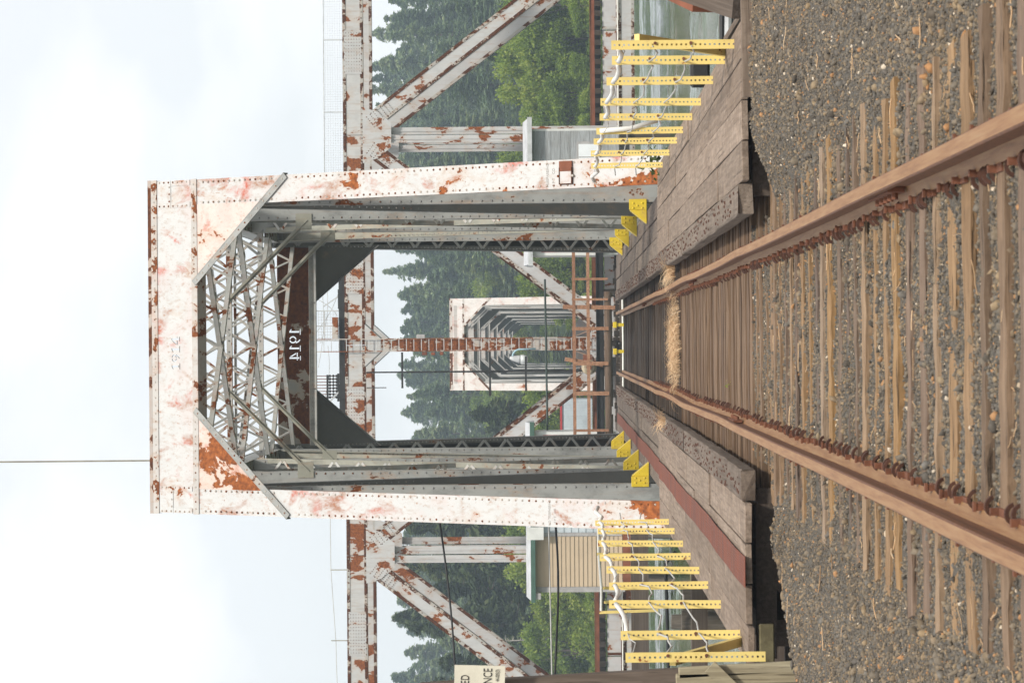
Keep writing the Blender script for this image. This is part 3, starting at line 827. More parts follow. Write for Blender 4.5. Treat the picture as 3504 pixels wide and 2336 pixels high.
# ------------------------------------------------------------------ yellow fences
def fence(sgn, ys_, label, brace):
    xf = sgn * (2.50 if sgn > 0 else 2.45)
    t = thing('post_fence', label, 'fence', (xf, 30, 0))
    holes = []
    rr = random.Random(5 + sgn)
    tops = []
    for i, y in enumerate(ys_):
        z0, z1 = 0.02, 1.05 + rr.uniform(-0.03, 0.03)
        if sgn < 0 and i == 0: z0, z1 = -0.06, 1.03
        ln = rr.uniform(-0.012, 0.012); lx = rr.uniform(-0.015, 0.015)
        w, d = 0.078, 0.035
        # U-channel with a real row of holes in the web
        b = MB(); nh = int((z1 - z0) / 0.0402)
        zs = [z0]
        hz = []
        for k in range(nh):
            zc = z0 + 0.02 + k * 0.0400
            hz.append((zc - 0.0080, zc + 0.0080))
        cur = z0
        hw = 0.0080
        b.box(-w / 2, -hw, 0, 0.004, z0, z1); b.box(hw, w / 2, 0, 0.004, z0, z1)
        for (a0, a1) in hz:
            b.box(-hw, hw, 0, 0.004, cur, a0); cur = a1
        b.box(-hw, hw, 0, 0.004, cur, z1)
        b.hexa([(-w / 2, 0.004, z0), (-w / 2 + 0.004, 0.004, z0), (-w / 2 + 0.012, d, z0), (-w / 2 + 0.008, d, z0), (-w / 2, 0.004, z1), (-w / 2 + 0.004, 0.004, z1), (-w / 2 + 0.012, d, z1), (-w / 2 + 0.008, d, z1)])
        b.hexa([(w / 2 - 0.004, 0.004, z0), (w / 2, 0.004, z0), (w / 2 - 0.008, d, z0), (w / 2 - 0.012, d, z0), (w / 2 - 0.004, 0.004, z1), (w / 2, 0.004, z1), (w / 2 - 0.008, d, z1), (w / 2 - 0.012, d, z1)])
        o = b.build('post', M['yellow'], t); o.location = (xf, y, 0); o.rotation_euler = (ln, lx, 0)
        if i < 3 or rr.random() < 0.4:
            for zb_ in (0.70, 0.40):
                bb = MB(); bb.tube([(0.012, -0.014, zb_), (0.012, 0.012, zb_)], 0.014, 6); ob = bb.build('tie_bolt', M['rustiron'], o)
        tops.append(Vector((xf + lx * z1, y - ln * z1, z1)))
    # braces
    for (p0, p1, w) in brace:
        b = MB(); b.bar(p0, p1, (1, 0, 0), w, 0.05)
        o = b.build('brace', M['yellow'], t)
    # split foam-white pipe pieces along the top wire
    b = MB()
    for i in range(len(tops) - 1):
        a, c = tops[i], tops[i + 1]
        if sgn > 0 and i == 4: continue
        if sgn < 0 and i == 0: continue
        n = 9; path = []
        f0, f1 = 0.08, 0.93
        for k in range(n):
            f = f0 + (f1 - f0) * k / (n - 1)
            p = a.lerp(c, f); sag = -0.05 - 0.035 * math.sin(math.pi * f) + rr.uniform(-0.002, 0.002)
            path.append((p.x - sgn * 0.02 + rr.uniform(-0.002, 0.002), p.y, p.z + sag))
        bb = MB(); bb.tube(path, 0.022, 8)
        o = bb.build('rail_pipe', M['pvc'], t, smooth=True)
    a = tops[-1]
    bb = MB(); bb.tube([(a.x, a.y, a.z - 0.05), (a.x - sgn * 0.05, a.y + 0.5, a.z - 0.10), (a.x - sgn * 0.10, a.y + 0.9, a.z - 0.02), (a.x - sgn * 0.14, a.y + 1.3, a.z - 0.06)], 0.027, 8)
    bb.build('rail_pipe', M['pvc'], t, smooth=True)
    if sgn > 0:
        a = tops[5]
        bb = MB(); bb.tube([(a.x, a.y - 0.05, a.z - 0.04), (a.x + 0.03, a.y - 0.02, a.z - 0.4), (a.x + 0.12, a.y, a.z - 0.72)], 0.027, 8)
        o = bb.build('rail_pipe', M['pvc'], t, smooth=True); o['label'] = 'loose white pipe hanging down'
    # two lower wires and the bare top wire
    for hz_, rad in ((0.70, 0.008), (0.40, 0.008), (0.99, 0.005)):
        path = []
        for i in range(len(tops)):
            p = tops[i]
            path.append((p.x - sgn * 0.015, p.y, hz_ + rr.uniform(-0.03, 0.03)))
            if i < len(tops) - 1:
                c = tops[i + 1]
                for f in (0.25, 0.5, 0.75):
                    q = p.lerp(c, f); path.append((q.x - sgn * 0.02 + rr.uniform(-0.02, 0.02), q.y, hz_ - 0.05 * math.sin(math.pi * f) + rr.uniform(-0.015, 0.015)))
        path.append((path[-1][0] - sgn * 0.06, path[-1][1] + 1.0, hz_ - 0.03))
        bb = MB(); bb.tube(path, rad, 5); bb.build('wire', M['wire'], t, smooth=True)
    return t
RY = [23.4, 24.7, 26.6, 29.0, 30.9, 32.8, 34.5, 36.7, 39.2]
LY = [21.75, 23.4, 26.1, 28.2, 30.0, 32.0, 34.0, 36.3, 38.2]
fence(1, RY, 'yellow perforated post fence beyond the bare plank walkway', [((2.56, 23.45, 0.85), (2.56, 24.65, 0.03), 0.075)])
fence(-1, LY, 'yellow perforated post fence on the side of the red mat', [((-2.49, 23.35, -0.02), (-2.49, 21.85, 0.66), 0.075)])

# ------------------------------------------------------------------ portal drawing helpers
def glyph(ch):
    def arc(cx_, cy_, rx, ry, a0, a1, th, n=12):
        out = [(cx_ + rx * math.cos(R(a0 + (a1 - a0) * i / n)), cy_ + ry * math.sin(R(a0 + (a1 - a0) * i / n))) for i in range(n + 1)]
        inn = [(cx_ + (rx - th) * math.cos(R(a1 + (a0 - a1) * i / n)), cy_ + (ry - th) * math.sin(R(a1 + (a0 - a1) * i / n))) for i in range(n + 1)]
        return out + inn
    if ch == '1':
        return [[(.25, .12), (.40, .12), (.40, 1), (.28, 1), (.08, .86), (.08, .77), (.25, .84)], [(.06, 0), (.60, 0), (.60, .085), (.06, .085)]], 0.66
    if ch == '9':
        return [arc(.33, .68, .33, .32, 100, 262, .12), arc(.33, .68, .33, .32, -82, 80, .12), arc(.18, .50, .48, .50, -72, -6, .12)], 0.74
    if ch == '4':
        return [[(.42, .13), (.56, .13), (.56, 1.0), (.42, 1.0)], [(.37, .98), (.37, .78), (.15, .42), (.0, .42)], [(.0, .26), (.37, .26), (.37, .37), (.0, .37)], [(.60, .26), (.70, .26), (.70, .37), (.60, .37)], [(.30, 0), (.70, 0), (.70, .085), (.30, .085)]], 0.76
    return [], 0.5

def word_polys(word, cap, x0, y0, mirror=False):
    polys = []; x = 0
    for ch in word:
        ps, adv = glyph(ch)
        for p in ps:
            polys.append([((x + a) * cap, c * cap) for a, c in p])
        x += adv + 0.06
    W = x * cap
    res = []
    for p in polys:
        q = [(x0 + (W - a if mirror else a) - W / 2, y0 + c) for a, c in p]
        res.append(q)
    return res

def inside(pt, poly):
    x, y = pt; c = False; n = len(poly)
    for i in range(n):
        x1, y1 = poly[i]; x2, y2 = poly[(i + 1) % n]
        if (y1 > y) != (y2 > y) and x < (x2 - x1) * (y - y1) / (y2 - y1) + x1: c = not c
    return c

def cut_plate(outline, holes, to3, thick):
    """flat plate with real cut-out shapes; to3 maps (x,s) to space, thick is the offset to its back face"""
    vs = []; es = []
    for loop in [outline] + holes:
        bse = len(vs); vs += [Vector(p) for p in loop]
        es += [(bse + i, bse + (i + 1) % len(loop)) for i in range(len(loop))]
    ov, oe, of, *_ = geometry.delaunay_2d_cdt(vs, es, [], 1, 1e-5)
    keep = []
    for f in of:
        c = sum((ov[i] for i in f), Vector((0, 0))) / len(f)
        if not any(inside(c, h) for h in holes): keep.append(tuple(f))
    b = MB(); n = len(ov); thick = Vector(thick)
    P = [Vector(to3(p.x, p.y)) for p in ov]
    b.v = [tuple(p) for p in P] + [tuple(p + thick) for p in P]
    b.f = list(keep) + [tuple(reversed([i + n for i in f])) for f in keep]
    cnt = {}
    for f in keep:
        for i in range(len(f)):
            e = (f[i], f[(i + 1) % len(f)]); cnt[e] = cnt.get(e, 0) + 1
    for (a, c) in cnt:
        if (c, a) not in cnt: b.f.append((a, a + n, c + n, c))
    return b

def text_obj(body, size, mat, mtx, parent, name='lettering', align='LEFT', depth=0.0015):
    cu = bpy.data.curves.new(name, 'FONT'); cu.body = body; cu.size = size; cu.extrude = depth; cu.align_x = align
    tmp = bpy.data.objects.new('tmp_text', cu); COL.objects.link(tmp)
    dg = bpy.context.evaluated_depsgraph_get()
    me = bpy.data.meshes.new_from_object(tmp.evaluated_get(dg))
    bpy.data.objects.remove(tmp)
    me.materials.clear(); me.materials.append(mat)
    me.transform(mtx)
    return link(name, me, parent)

# ------------------------------------------------------------------ through truss (near span in full, far spans lighter)
PAN = [40.9, 46.9, 52.5, 58.1, 63.7, 69.8]
ZB, ZT = -0.9, 8.0
XI, XO = 2.36, 2.80
XC = (XI + XO) / 2

def truss(name, label, full=True, mats=None, group=None):
    T = thing(name, label, 'bridge', (0, PAN[0], ZB), group)
    mp_, mg, mk, ml, mt_, mrv, mgr = mats
    # portal plane: x across, s up the slope
    d = Vector((0, PAN[1] - PAN[0], ZT - ZB)); SL = d.length; d.normalize()
    nrm = Vector((0, -d.z, d.y))
    A = Vector((0, PAN[0], ZB))
    P = lambda x, s, h=0.0: A + Vector((x, 0, 0)) + d * s + nrm * h
    s_top, s_bot = 11.26, 10.20
    rv = Rivets()
    for sg in (-1, 1):
        # inclined end post: front cover plate, two side webs
        b = MB()
        xa, xb = sorted((sg * XI, sg * XO))
        b.prism([P(xa, 0, 0.0), P(xb, 0, 0.0), P(xb, s_top, 0.0), P(xa, s_top, 0.0)], nrm * -0.014)
        b.prism([P(xa + 0.02, 0, -0.016), P(xa + 0.035, 0, -0.016), P(xa + 0.035, s_top, -0.016), P(xa + 0.02, s_top, -0.016)], nrm * -0.36)
        b.prism([P(xb - 0.035, 0, -0.016), P(xb - 0.02, 0, -0.016), P(xb - 0.02, s_top, -0.016), P(xb - 0.035, s_top, -0.016)], nrm * -0.36)
        ep = b.build('end_post', mp_, T)
        b = MB()
        for xx in (xa, xb - 0.012):
            b.prism([P(xx, 0, -0.018), P(xx + 0.012, 0, -0.018), P(xx + 0.012, s_top - 0.1, -0.018), P(xx, s_top - 0.1, -0.018)], nrm * -0.10)
        b.build('edge_angle', mt_, ep)
        if full:
            rv.line(P(xa + 0.05, 1.0), P(xa + 0.05, 8.1), nrm, 0.020, 0.125); rv.line(P(xb - 0.05, 1.0), P(xb - 0.05, 8.1), nrm, 0.020, 0.125)
            rv.line(P(xa + 0.05, 8.5, 0.008), P(xa + 0.05, 10.1, 0.008), nrm, 0.020, 0.11); rv.line(P(xb - 0.05, 8.5, 0.008), P(xb - 0.05, 10.1, 0.008), nrm, 0.020, 0.11)
    # portal strut with the year cut out
    hol = word_polys('1914', 0.19, -0.10, 10.58) if full else []
    cut_plate([(-2.36, s_bot), (2.36, s_bot), (2.36, s_top), (-2.36, s_top)], hol, lambda x, s: P(x, s, 0.004), nrm * -0.016).build('portal_strut', mp_, T)
    b = MB()
    b.prism([P(-2.82, s_top - 0.06, 0.02), P(2.82, s_top - 0.06, 0.02), P(2.82, s_top + 0.012, 0.02), P(-2.82, s_top + 0.012, 0.02)], nrm * -0.5)
    b.build('top_flange', M['flange'], T)
    b = MB()
    b.prism([P(-2.82, s_top - 0.19, 0.018), P(2.82, s_top - 0.19, 0.018), P(2.82, s_top - 0.06, 0.018), P(-2.82, s_top - 0.06, 0.018)], nrm * -0.012)
    b.build('top_angle', mt_, T)
    b = MB()
    b.prism([P(-2.81, s_bot - 0.02, 0.018), P(2.81, s_bot - 0.02, 0.018), P(2.81, s_bot + 0.10, 0.018), P(-2.81, s_bot + 0.10, 0.018)], nrm * -0.012)
    b.prism([P(-2.30, s_bot - 0.025, 0.016), P(2.30, s_bot - 0.025, 0.016), P(2.30, s_bot + 0.0, 0.016), P(-2.30, s_bot + 0.0, 0.016)], nrm * -0.22)
    b.build('bottom_flange', mt_, T)
    if full:
        rv.line(P(-2.78, s_top - 0.13, 0.018), P(2.78, s_top - 0.13, 0.018), nrm, 0.018, 0.13)
        for sg in (-1, 1):
            rv.line(P(sg * 1.2, s_bot + 0.045, 0.018), P(sg * 2.78, s_bot + 0.045, 0.018), nrm, 0.018, 0.12)
            # corner splice plates
            xa, xb = sorted((sg * (XI - 0.02), sg * XO))
            b = MB()
            b.prism([P(xa, s_top - 0.5, 0.010), P(xb, s_top - 0.5, 0.010), P(xb, s_top - 0.20, 0.010), P(xa, s_top - 0.20, 0.010)], nrm * -0.009)
            b.build('splice_plate', mp_, T)
            b = MB()
            b.prism([P(xa, s_bot + 0.13, 0.012), P(xa + 0.09, s_bot + 0.13, 0.012), P(xa + 0.09, s_top - 0.51, 0.012), P(xa, s_top - 0.51, 0.012)], nrm * -0.009)
            b.build('splice_plate', mp_, T)
            b = MB()
            b.prism([P(xb - 0.09, s_bot + 0.13, 0.012), P(xb, s_bot + 0.13, 0.012), P(xb, s_top - 0.51, 0.012), P(xb - 0.09, s_top - 0.51, 0.012)], nrm * -0.009)
            b.build('splice_plate', mp_, T)
            rv.line(P(xa + 0.03, s_bot + 0.15, 0.012), P(xa + 0.03, s_top - 0.2, 0.012), nrm, 0.018, 0.09)
            rv.line(P(xb - 0.03, s_bot + 0.15, 0.012), P(xb - 0.03, s_top - 0.2, 0.012), nrm, 0.018, 0.09)
            rv.line(P(xa + 0.05, s_top - 0.47, 0.012), P(xb - 0.05, s_top - 0.47, 0.012), nrm, 0.018, 0.09)
    # knee plates in the portal corners
    for sg in (-1, 1):
        b = MB()
        tri = [(1.12, s_bot), (XI + 0.02, s_bot), (XI + 0.02, 8.76)]
        b.prism([P(sg * x, s, 0.007) for x, s in tri], nrm * -0.012)
        b.build('knee_plate', mk, T)
        b = MB()
        p0, p1 = P(sg * 1.06, s_bot + 0.04, 0.03), P(sg * 2.79, 8.24, 0.03)
        b.bar(p0, p1, nrm.cross(p1 - p0), 0.105, 0.014)
        sv = nrm.cross(p1 - p0).normalized() * (0.052 if sg > 0 else -0.052)
        b.bar(p0 + sv - nrm * 0.05, p1 + sv - nrm * 0.05, nrm, 0.12, 0.012)
        b.build('knee_angle', mt_ if not full else mg, T)
        if full: rv.line(p0 + nrm * 0.008, p1 + nrm * 0.008, nrm, 0.018, 0.17)
    if full: rv.build('rivets', mrv, T)
    # top and bottom chords
    for sg in (-1, 1):
        b = MB(); xa, xb = sorted((sg * XI, sg * XO))
        b.box(xa, xa + 0.015, PAN[1] + 0.35, PAN[4], 7.86, 8.26); b.box(xb - 0.015, xb, PAN[1] + 0.35, PAN[4], 7.86, 8.26); b.box(xa - 0.01, xb + 0.01, PAN[1] + 0.3, PAN[4], 8.262, 8.276)
        tc_ = b.build('top_chord', mg, T)
        if full:
            for k in range(40):
                y0 = PAN[1] + 0.6 + k * 0.4
                put_bar('lacing_bar', (sg * XI, y0, 7.87), (sg * XO, y0 + 0.2, 7.87), (0, 1, 0), 0.05, 0.01, ml, tc_)
                put_bar('lacing_bar', (sg * XO, y0 + 0.2, 7.878), (sg * XI, y0 + 0.4, 7.878), (0, 1, 0), 0.05, 0.01, ml, tc_)
        b = MB(); b.box(xa, xb, PAN[0] - 0.2, PAN[5] + 0.2, -1.1, -0.70); b.build('bottom_chord', mg, T)
    # vertical posts and diagonals
    rv = Rivets()
    for sg in (-1, 1):
        for i in (1, 2, 3, 4):
            y = PAN[i]; zt_ = 7.1 if i == 1 else 7.86; b = MB(); xa, xb = sorted((sg * XI, sg * (XI + 0.34)))
            b.box(xa, xb, y - 0.16, y - 0.146, ZB, zt_)
            b.box(xa, xb, y + 0.146, y + 0.16, ZB, zt_)
            xm = (xa + xb) / 2
            b.box(xm - 0.008, xm + 0.008, y - 0.145, y + 0.145, ZB, zt_)
            b.box(xa, xa + 0.012, y - 0.145, y - 0.05, ZB, zt_); b.box(xb - 0.012, xb, y - 0.145, y - 0.05, ZB, zt_)
            pst = b.build('vertical_post', mg, T)
            if full:
                for xx in (xa + 0.045, xb - 0.045): rv.line((xx, y - 0.161, 0.3), (xx, y - 0.161, zt_ - 0.15), (0, -1, 0), 0.020, 0.17)
                # yellow bracket at its foot
                f = MB(); xin = sg * XI
                x0, x1 = sorted((xin - sg * 0.13, xin + sg * 0.05))
                f.box(x0, x1, y - 0.195, y - 0.175, 0.005, 0.30)
                f.prism([(xin - sg * 0.13, y - 0.19, 0.29), (xin - sg * 0.13, y - 0.19, 0.005), (xin - sg * 0.36, y - 0.19, 0.005)], (0, 0.35, 0))
                f.box(*sorted((xin - sg * 0.10, xin - sg * 0.002)), y - 0.17, y + 0.16, 0.005, 0.28)
                fo = f.build('foot_bracket', M['yellowbracket'], T, bevel=0.006)
                r2 = Rivets()
                for (px, pz) in ((0.10, 0.07), (0.02, 0.07), (0.10, 0.22), (0.02, 0.22), (0.06, 0.15)):
                    r2.add((xin - sg * px + sg * 0.0, y - 0.196, pz + 0.01), (0, -1, 0), 0.020)
                r2.build('bolts', M['yellowbracket'], fo)
        # diagonal, first inner panel: plate-faced, falling away
        def channel(p0, p1, w, dp, mat, nm):
            b = MB(); p0 = Vector(p0); p1 = Vector(p1)
            b.bar(p0, p1, (1, 0, 0), w, 0.014)
            t_ = (p1 - p0).normalized(); s_ = Vector((1, 0, 0)); n_ = t_.cross(s_)
            for q in (-1, 1):
                b.bar(p0 + s_ * q * (w / 2 - 0.006) + n_ * dp / 2, p1 + s_ * q * (w / 2 - 0.006) + n_ * dp / 2, n_, dp - 0.016, 0.012)
            return b.build(nm, mat, T)
        xc = sg * (XI + 0.19)
        channel((xc, PAN[1] + 0.15, 7.8), (xc, PAN[2] - 0.1, -0.7), 0.36, -0.22, M['shadedgrey'], 'diagonal')
        if full:
            dv = Vector((0, PAN[2] - PAN[1] - 0.25, -8.5)).normalized(); nn = Vector((0, dv.z, -dv.y))
            if nn.y > 0: nn = -nn
            for q in (-0.13, 0.13):
                rv.line(Vector((xc + q, PAN[1] + 0.25, 7.4)) + nn * 0.01, Vector((xc + q, PAN[2] - 0.2, -0.2)) + nn * 0.01, nn, 0.017, 0.15)
        # middle panel: laced crossing diagonals
        for (ya, za, yb, zb, dx) in ((PAN[2], 7.8, PAN[3], -0.7, 0.0), (PAN[2], -0.7, PAN[3], 7.8, 0.012)):
            b = MB(); pa, pb = Vector((0, ya, za)), Vector((0, yb, zb))
            x0 = sg * (XI + 0.04) + dx; x1 = sg * (XI + 0.34) + dx
            for xx in (x0, x1):
                b.bar(pa + Vector((xx, 0, 0)), pb + Vector((xx, 0, 0)), (1, 0, 0), 0.10, 0.014)
                b.bar(pa + Vector((xx, 0.045, 0)), pb + Vector((xx, 0.045, 0)), (0, 1, 0), 0.09, 0.012)
            dg_ = b.build('laced_diagonal', mg if za > 0 else (M['olive'] if full else mg), T)
            if full:
                n = 30
                for k in range(n):
                    f0, f1 = (k + 0.1) / n, (k + 0.9) / n
                    xs_ = (x0, x1) if k % 2 == 0 else (x1, x0)
                    put_bar('lacing_bar', pa.lerp(pb, f0) + Vector((xs_[0], -0.012, 0)), pa.lerp(pb, f1) + Vector((xs_[1], -0.012, 0)), (0, 0, 1) if False else (pb - pa).cross(Vector((1, 0, 0))).cross(Vector((x1 - x0, 0, 0))), 0.055, 0.01, ml, dg_)
        # third inner panel: rising away
        channel((xc, PAN[3] + 0.1, -0.7), (xc, PAN[4] - 0.12, 7.8), 0.34, -0.2, M['olive'] if full else mg, 'diagonal')
        if full:
            dv = Vector((0, PAN[4] - PAN[3] - 0.22, 8.5)).normalized(); nn = Vector((0, -dv.z, dv.y))
            for q in (-0.12, 0.12):
                rv.line(Vector((xc + q, PAN[3] + 0.2, 0.0)) + nn * 0.01, Vector((xc + q, PAN[4] - 0.25, 7.4)) + nn * 0.01, nn, 0.016, 0.12)
        # far end post, its laced face towards the track's start
        b = MB(); pa, pb = Vector((0, PAN[4] + 0.05, ZT)), Vector((0, PAN[5], ZB))
        dv = (pb - pa).normalized(); nn = Vector((0, dv.z, -dv.y))
        if nn.y > 0: nn = -nn
        xa_, xb_ = sg * (XI - 0.10), sg * (XI + 0.32)
        for xx in (xa_ + sg * 0.05, xb_ - sg * 0.05):
            b.bar(pa + Vector((xx, 0, 0)), pb + Vector((xx, 0, 0)), (1, 0, 0), 0.10, 0.014)
        for xx in (xa_, xb_):
            b.bar(pa + Vector((xx, 0, 0)) - nn * 0.2, pb + Vector((xx, 0, 0)) - nn * 0.2, nn, 0.38, 0.012)
        b.bar(pa + Vector(((xa_ + xb_) / 2, 0, 0)) - nn * 0.385, pb + Vector(((xa_ + xb_) / 2, 0, 0)) - nn * 0.385, (1, 0, 0), 0.44, 0.012)
        fe = b.build('far_end_post', M['shadedgrey'], T)
        if full:
            n = 34
            for k in range(n):
                f0, f1 = (k + 0.02) / n, (k + 0.98) / n
                xs_ = (xa_ + sg * 0.05, xb_ - sg * 0.05) if k % 2 == 0 else (xb_ - sg * 0.05, xa_ + sg * 0.05)
                put_bar('lacing_bar', pa.lerp(pb, f0) + Vector((xs_[0], 0, 0)) + nn * 0.015, pa.lerp(pb, f1) + Vector((xs_[1], 0, 0)) + nn * 0.015, dv, 0.06, 0.01, M['darklace'], fe)
            for xx in (xa_ + sg * 0.04, xb_ - sg * 0.04):
                rv.line(pa + dv * 1.2 + Vector((xx, 0, 0)) + nn * 0.008, pb + Vector((xx, 0, 0)) + nn * 0.008, nn, 0.017, 0.10)
        # batten plate of the far portal corner
    # far portal: plate strut (year cut out, read from behind) and solid knees
    pa, pb = Vector((0, PAN[4] + 0.05, ZT)), Vector((0, PAN[5], ZB))
    dv = (pa - pb).normalized(); nn = Vector((0, -dv.z, dv.y)); 
    if nn.y > 0: nn = -nn
    Q = lambda x, z, h=0.0: pb + Vector((x, 0, 0)) + dv * ((z - ZB) / dv.z) + nn * h
    hol = word_polys('1914', 0.25, 0.02, 7.42, mirror=True) if full else []
    cut_plate([(-2.3, 7.14), (2.3, 7.14), (2.3, 7.92), (-2.3, 7.92)], hol, lambda x, s: Q(x, s, 0.0), nn * -0.014).build('far_portal_strut', M['rustplate'] if full else M['shadedgrey'], T)
    b = MB(); b.prism([Q(-2.3, 7.12, 0.012), Q(2.3, 7.12, 0.012), Q(2.3, 7.24, 0.012), Q(-2.3, 7.24, 0.012)], nn * -0.012); b.prism([Q(-2.3, 7.12, 0.012), Q(2.3, 7.12, 0.012), Q(2.3, 7.135, 0.012), Q(-2.3, 7.135, 0.012)], nn * 0.09)
    b.build('far_portal_angle', mg, T)
    if full: rv.line(Q(-2.25, 7.19, 0.012), Q(2.25, 7.19, 0.012), nn, 0.017, 0.10)
    for sg in (-1, 1):
        b = MB(); b.prism([Q(sg * 1.02, 7.13), Q(sg * 2.3, 7.13), Q(sg * 2.3, 5.75)], nn * -0.014)
        p0, p1 = Q(sg * 0.98, 7.16, 0.01), Q(sg * 2.34, 5.70, 0.01)
        b.bar(p0, p1, nn, 0.14, 0.012)
        b.build('far_knee_plate', M['shadedgrey'], T)
    if full: rv.build('rivets', mgr, T)
    # struts at the inner panel points, their knee braces, and the lateral bracing overhead
    rv = Rivets()
    for i in (2, 3):
        y = PAN[i]; z0, z1 = 7.66, 8.26
        b = MB()
        for z in (z0, z1):
            b.box(-XI, XI, y - 0.05, y + 0.05, z - 0.006, z + 0.006); b.box(-XI, XI, y - 0.006, y + 0.006, z - 0.05 if z == z1 else z, z if z == z1 else z + 0.10)
        st = b.build('top_strut', ml, T)
        n = 11
        if full:
            for k in range(n):
                xa = -2.3 + 4.6 * k / n; xb = -2.3 + 4.6 * (k + 1) / n
                put_bar('lacing_bar', (xa, y - 0.014, z0 + 0.05), (xb, y - 0.014, z1 - 0.03), (0, 0, 1), 0.055, 0.01, ml, st)
                put_bar('lacing_bar', (xa, y + 0.014, z1 - 0.03), (xb, y + 0.014, z0 + 0.05), (0, 0, 1), 0.055, 0.01, ml, st)
            rv.line((-2.3, y - 0.012, z0 + 0.06), (2.3, y - 0.012, z0 + 0.06), (0, -1, 0), 0.018, 0.2)
        for sg in (-1, 1):
            b = MB()
            p0, p1 = Vector((sg * 0.85, y - 0.06, 7.72)), Vector((sg * XI, y - 0.16, 6.20))
            b.bar(p0, p1, (0, 1, 0), 0.09, 0.014); b.bar(p0, p1, (1, 0, 0), 0.09, 0.012)
            b.box(*sorted((sg * (XI - 0.18), sg * (XI + 0.12))), y - 0.185, y - 0.165, 6.12, 6.42)
            b.build('knee_brace', M['olive'] if full else mg, T)
            if not full:
                b = MB(); b.prism([(sg * 1.0, y, 7.72), (sg * XI, y, 7.72), (sg * XI, y, 6.3)], (0, 0.02, 0)); b.build('knee_plate', M['shadedgrey'], T)
    if not full:
        for i in (1, 2, 3):
            b = MB(); b.box(-XI, XI, PAN[i] - 0.02, PAN[i], 7.3, 8.2); b.build('sway_plate', mp_, T)
    if full:
        for (i, j) in ((1, 2), (2, 3), (3, 4)):
            for sg in (-1, 1):
                pa, pb = Vector((-sg * 2.25, PAN[i] + 0.3, 0)), Vector((sg * 2.25, PAN[j] - 0.2, 0))
                b = MB(); sd_ = Vector((0, 0, 1))
                za, zb_ = (8.24, 7.50) if sg > 0 else (8.23, 7.52)
                for z in (za, zb_):
                    b.bar(pa + Vector((0, 0, z)), pb + Vector((0, 0, z)), (0, 0, 1), 0.012, 0.09)
                    b.bar(pa + Vector((0, 0, z - 0.045 if z == za else z + 0.045)), pb + Vector((0, 0, z - 0.045 if z == za else z + 0.045)), (0, 0, 1), 0.08, 0.012)
                lt = b.build('lateral_brace', ml, T)
                n = 14
                for k in range(n):
                    f0, f1 = k / n, (k + 1) / n
                    zz = (za - 0.05, zb_ + 0.05) if k % 2 == 0 else (zb_ + 0.05, za - 0.05)
                    put_bar('lacing_bar', pa.lerp(pb, f0) + Vector((0, 0, zz[0])), pa.lerp(pb, f1) + Vector((0, 0, zz[1])), (0, 0, 1), 0.05, 0.01, ml, lt)
                # flat batten ties hung below
                nh = Vector((-(pb - pa).y, (pb - pa).x, 0)).normalized()
                for k in range(5):
                    f = 0.12 + k * 0.19
                    c = pa.lerp(pb, f)
                    put_bar('batten_plate', c + Vector((0, 0, zb_ - 0.01)) - nh * 0.02 + (pb - pa).normalized() * -0.09, c + Vector((0, 0, zb_ - 0.01)) - nh * 0.02 + (pb - pa).normalized() * 0.09, nh, 0.16, 0.010, ml, lt)
        rv.build('rivets', mgr, T)
    # floor beams
    for i in range(6):
        b = MB(); b.box(-XI, XI, PAN[i] - 0.12, PAN[i] + 0.12, -1.05, -0.42); b.build('floor_beam', mg, T)
    if not full:
        b = MB(); b.box(-2.2, 2.2, PAN[0], PAN[5] + 0.6, -0.36, -0.18); b.build('deck', M['darktie'], T)
        for x in (-0.755, 0.755):
            b = MB(); b.box(x - 0.035, x + 0.035, PAN[0], PAN[5] + 0.6, -0.179, -0.02); b.build('rail', M['rail'], T)
    for x in (-1.0, 1.0):
        b = MB(); b.box(x - 0.1, x + 0.1, PAN[0] - 0.1, PAN[5] + 0.1, -0.9, -0.40); b.build('floor_stringer', M['blacksteel'], T)
    return T
M['darklace'] = paint('dark_lacing_paint', (0.30, 0.305, 0.30), thr=0.66, pscale=3, drip=0.2, rust_b=0.7)
near = truss('truss_bridge', 'nearest riveted truss span with white rust-stained portal dated 1914', True,
             (M['portal'], M['grey'], M['knee'], M['lattice'], M['portal_trim'], M['rivet'], M['greyrivet']))
far0 = truss('truss_bridge', 'first rusty white truss span beyond the swing span', False,
             (M['far'], M['fargrey'], M['far'], M['fargrey'], M['swingtrim'], M['rivet'], M['greyrivet']))
far0['group'] = 'truss spans beyond the swing span'
ordn = ['second', 'third', 'fourth', 'fifth', 'sixth']
for i in range(5):
    c = copy_tree(far0); c.location = (0, 164.0 + 29.6 * (i + 1), ZB - 0.45)
    c['label'] = ordn[i] + ' truss span in the row beyond the swing span'
far0.location = (0, 164.0, ZB - 0.45)

# writing and the small box on the portal legs
d_ = Vector((0, PAN[1] - PAN[0], ZT - ZB)); d_.normalize(); n_ = Vector((0, -d_.z, d_.y))
def leg_mtx(x, s, h):
    p = Vector((x, PAN[0], ZB)) + d_ * s + n_ * h
    return Matrix(((1, d_.x, n_.x, p.x), (0, d_.y, n_.y, p.y), (0, d_.z, n_.z, p.z), (0, 0, 0, 1)))
text_obj('TRESPASSING', 0.062, M['fadedink'], leg_mtx(2.38, 3.06, 0.003), near)
text_obj('S P T   CO', 0.062, M['fadedink'], leg_mtx(2.40, 2.95, 0.003), near)
text_obj('NO TRESPASSING', 0.050, M['fadedink'], leg_mtx(-2.78, 3.08, 0.003), near)
text_obj('S P T   CO', 0.050, M['fadedink'], leg_mtx(-2.74, 2.98, 0.003), near)
nb = thing('notice_plate', 'small rusty white notice plate bolted to the leg of the portal', 'notice', (2.55, 42.3, 1.2))
mt = leg_mtx(2.43, 2.62, 0.0)
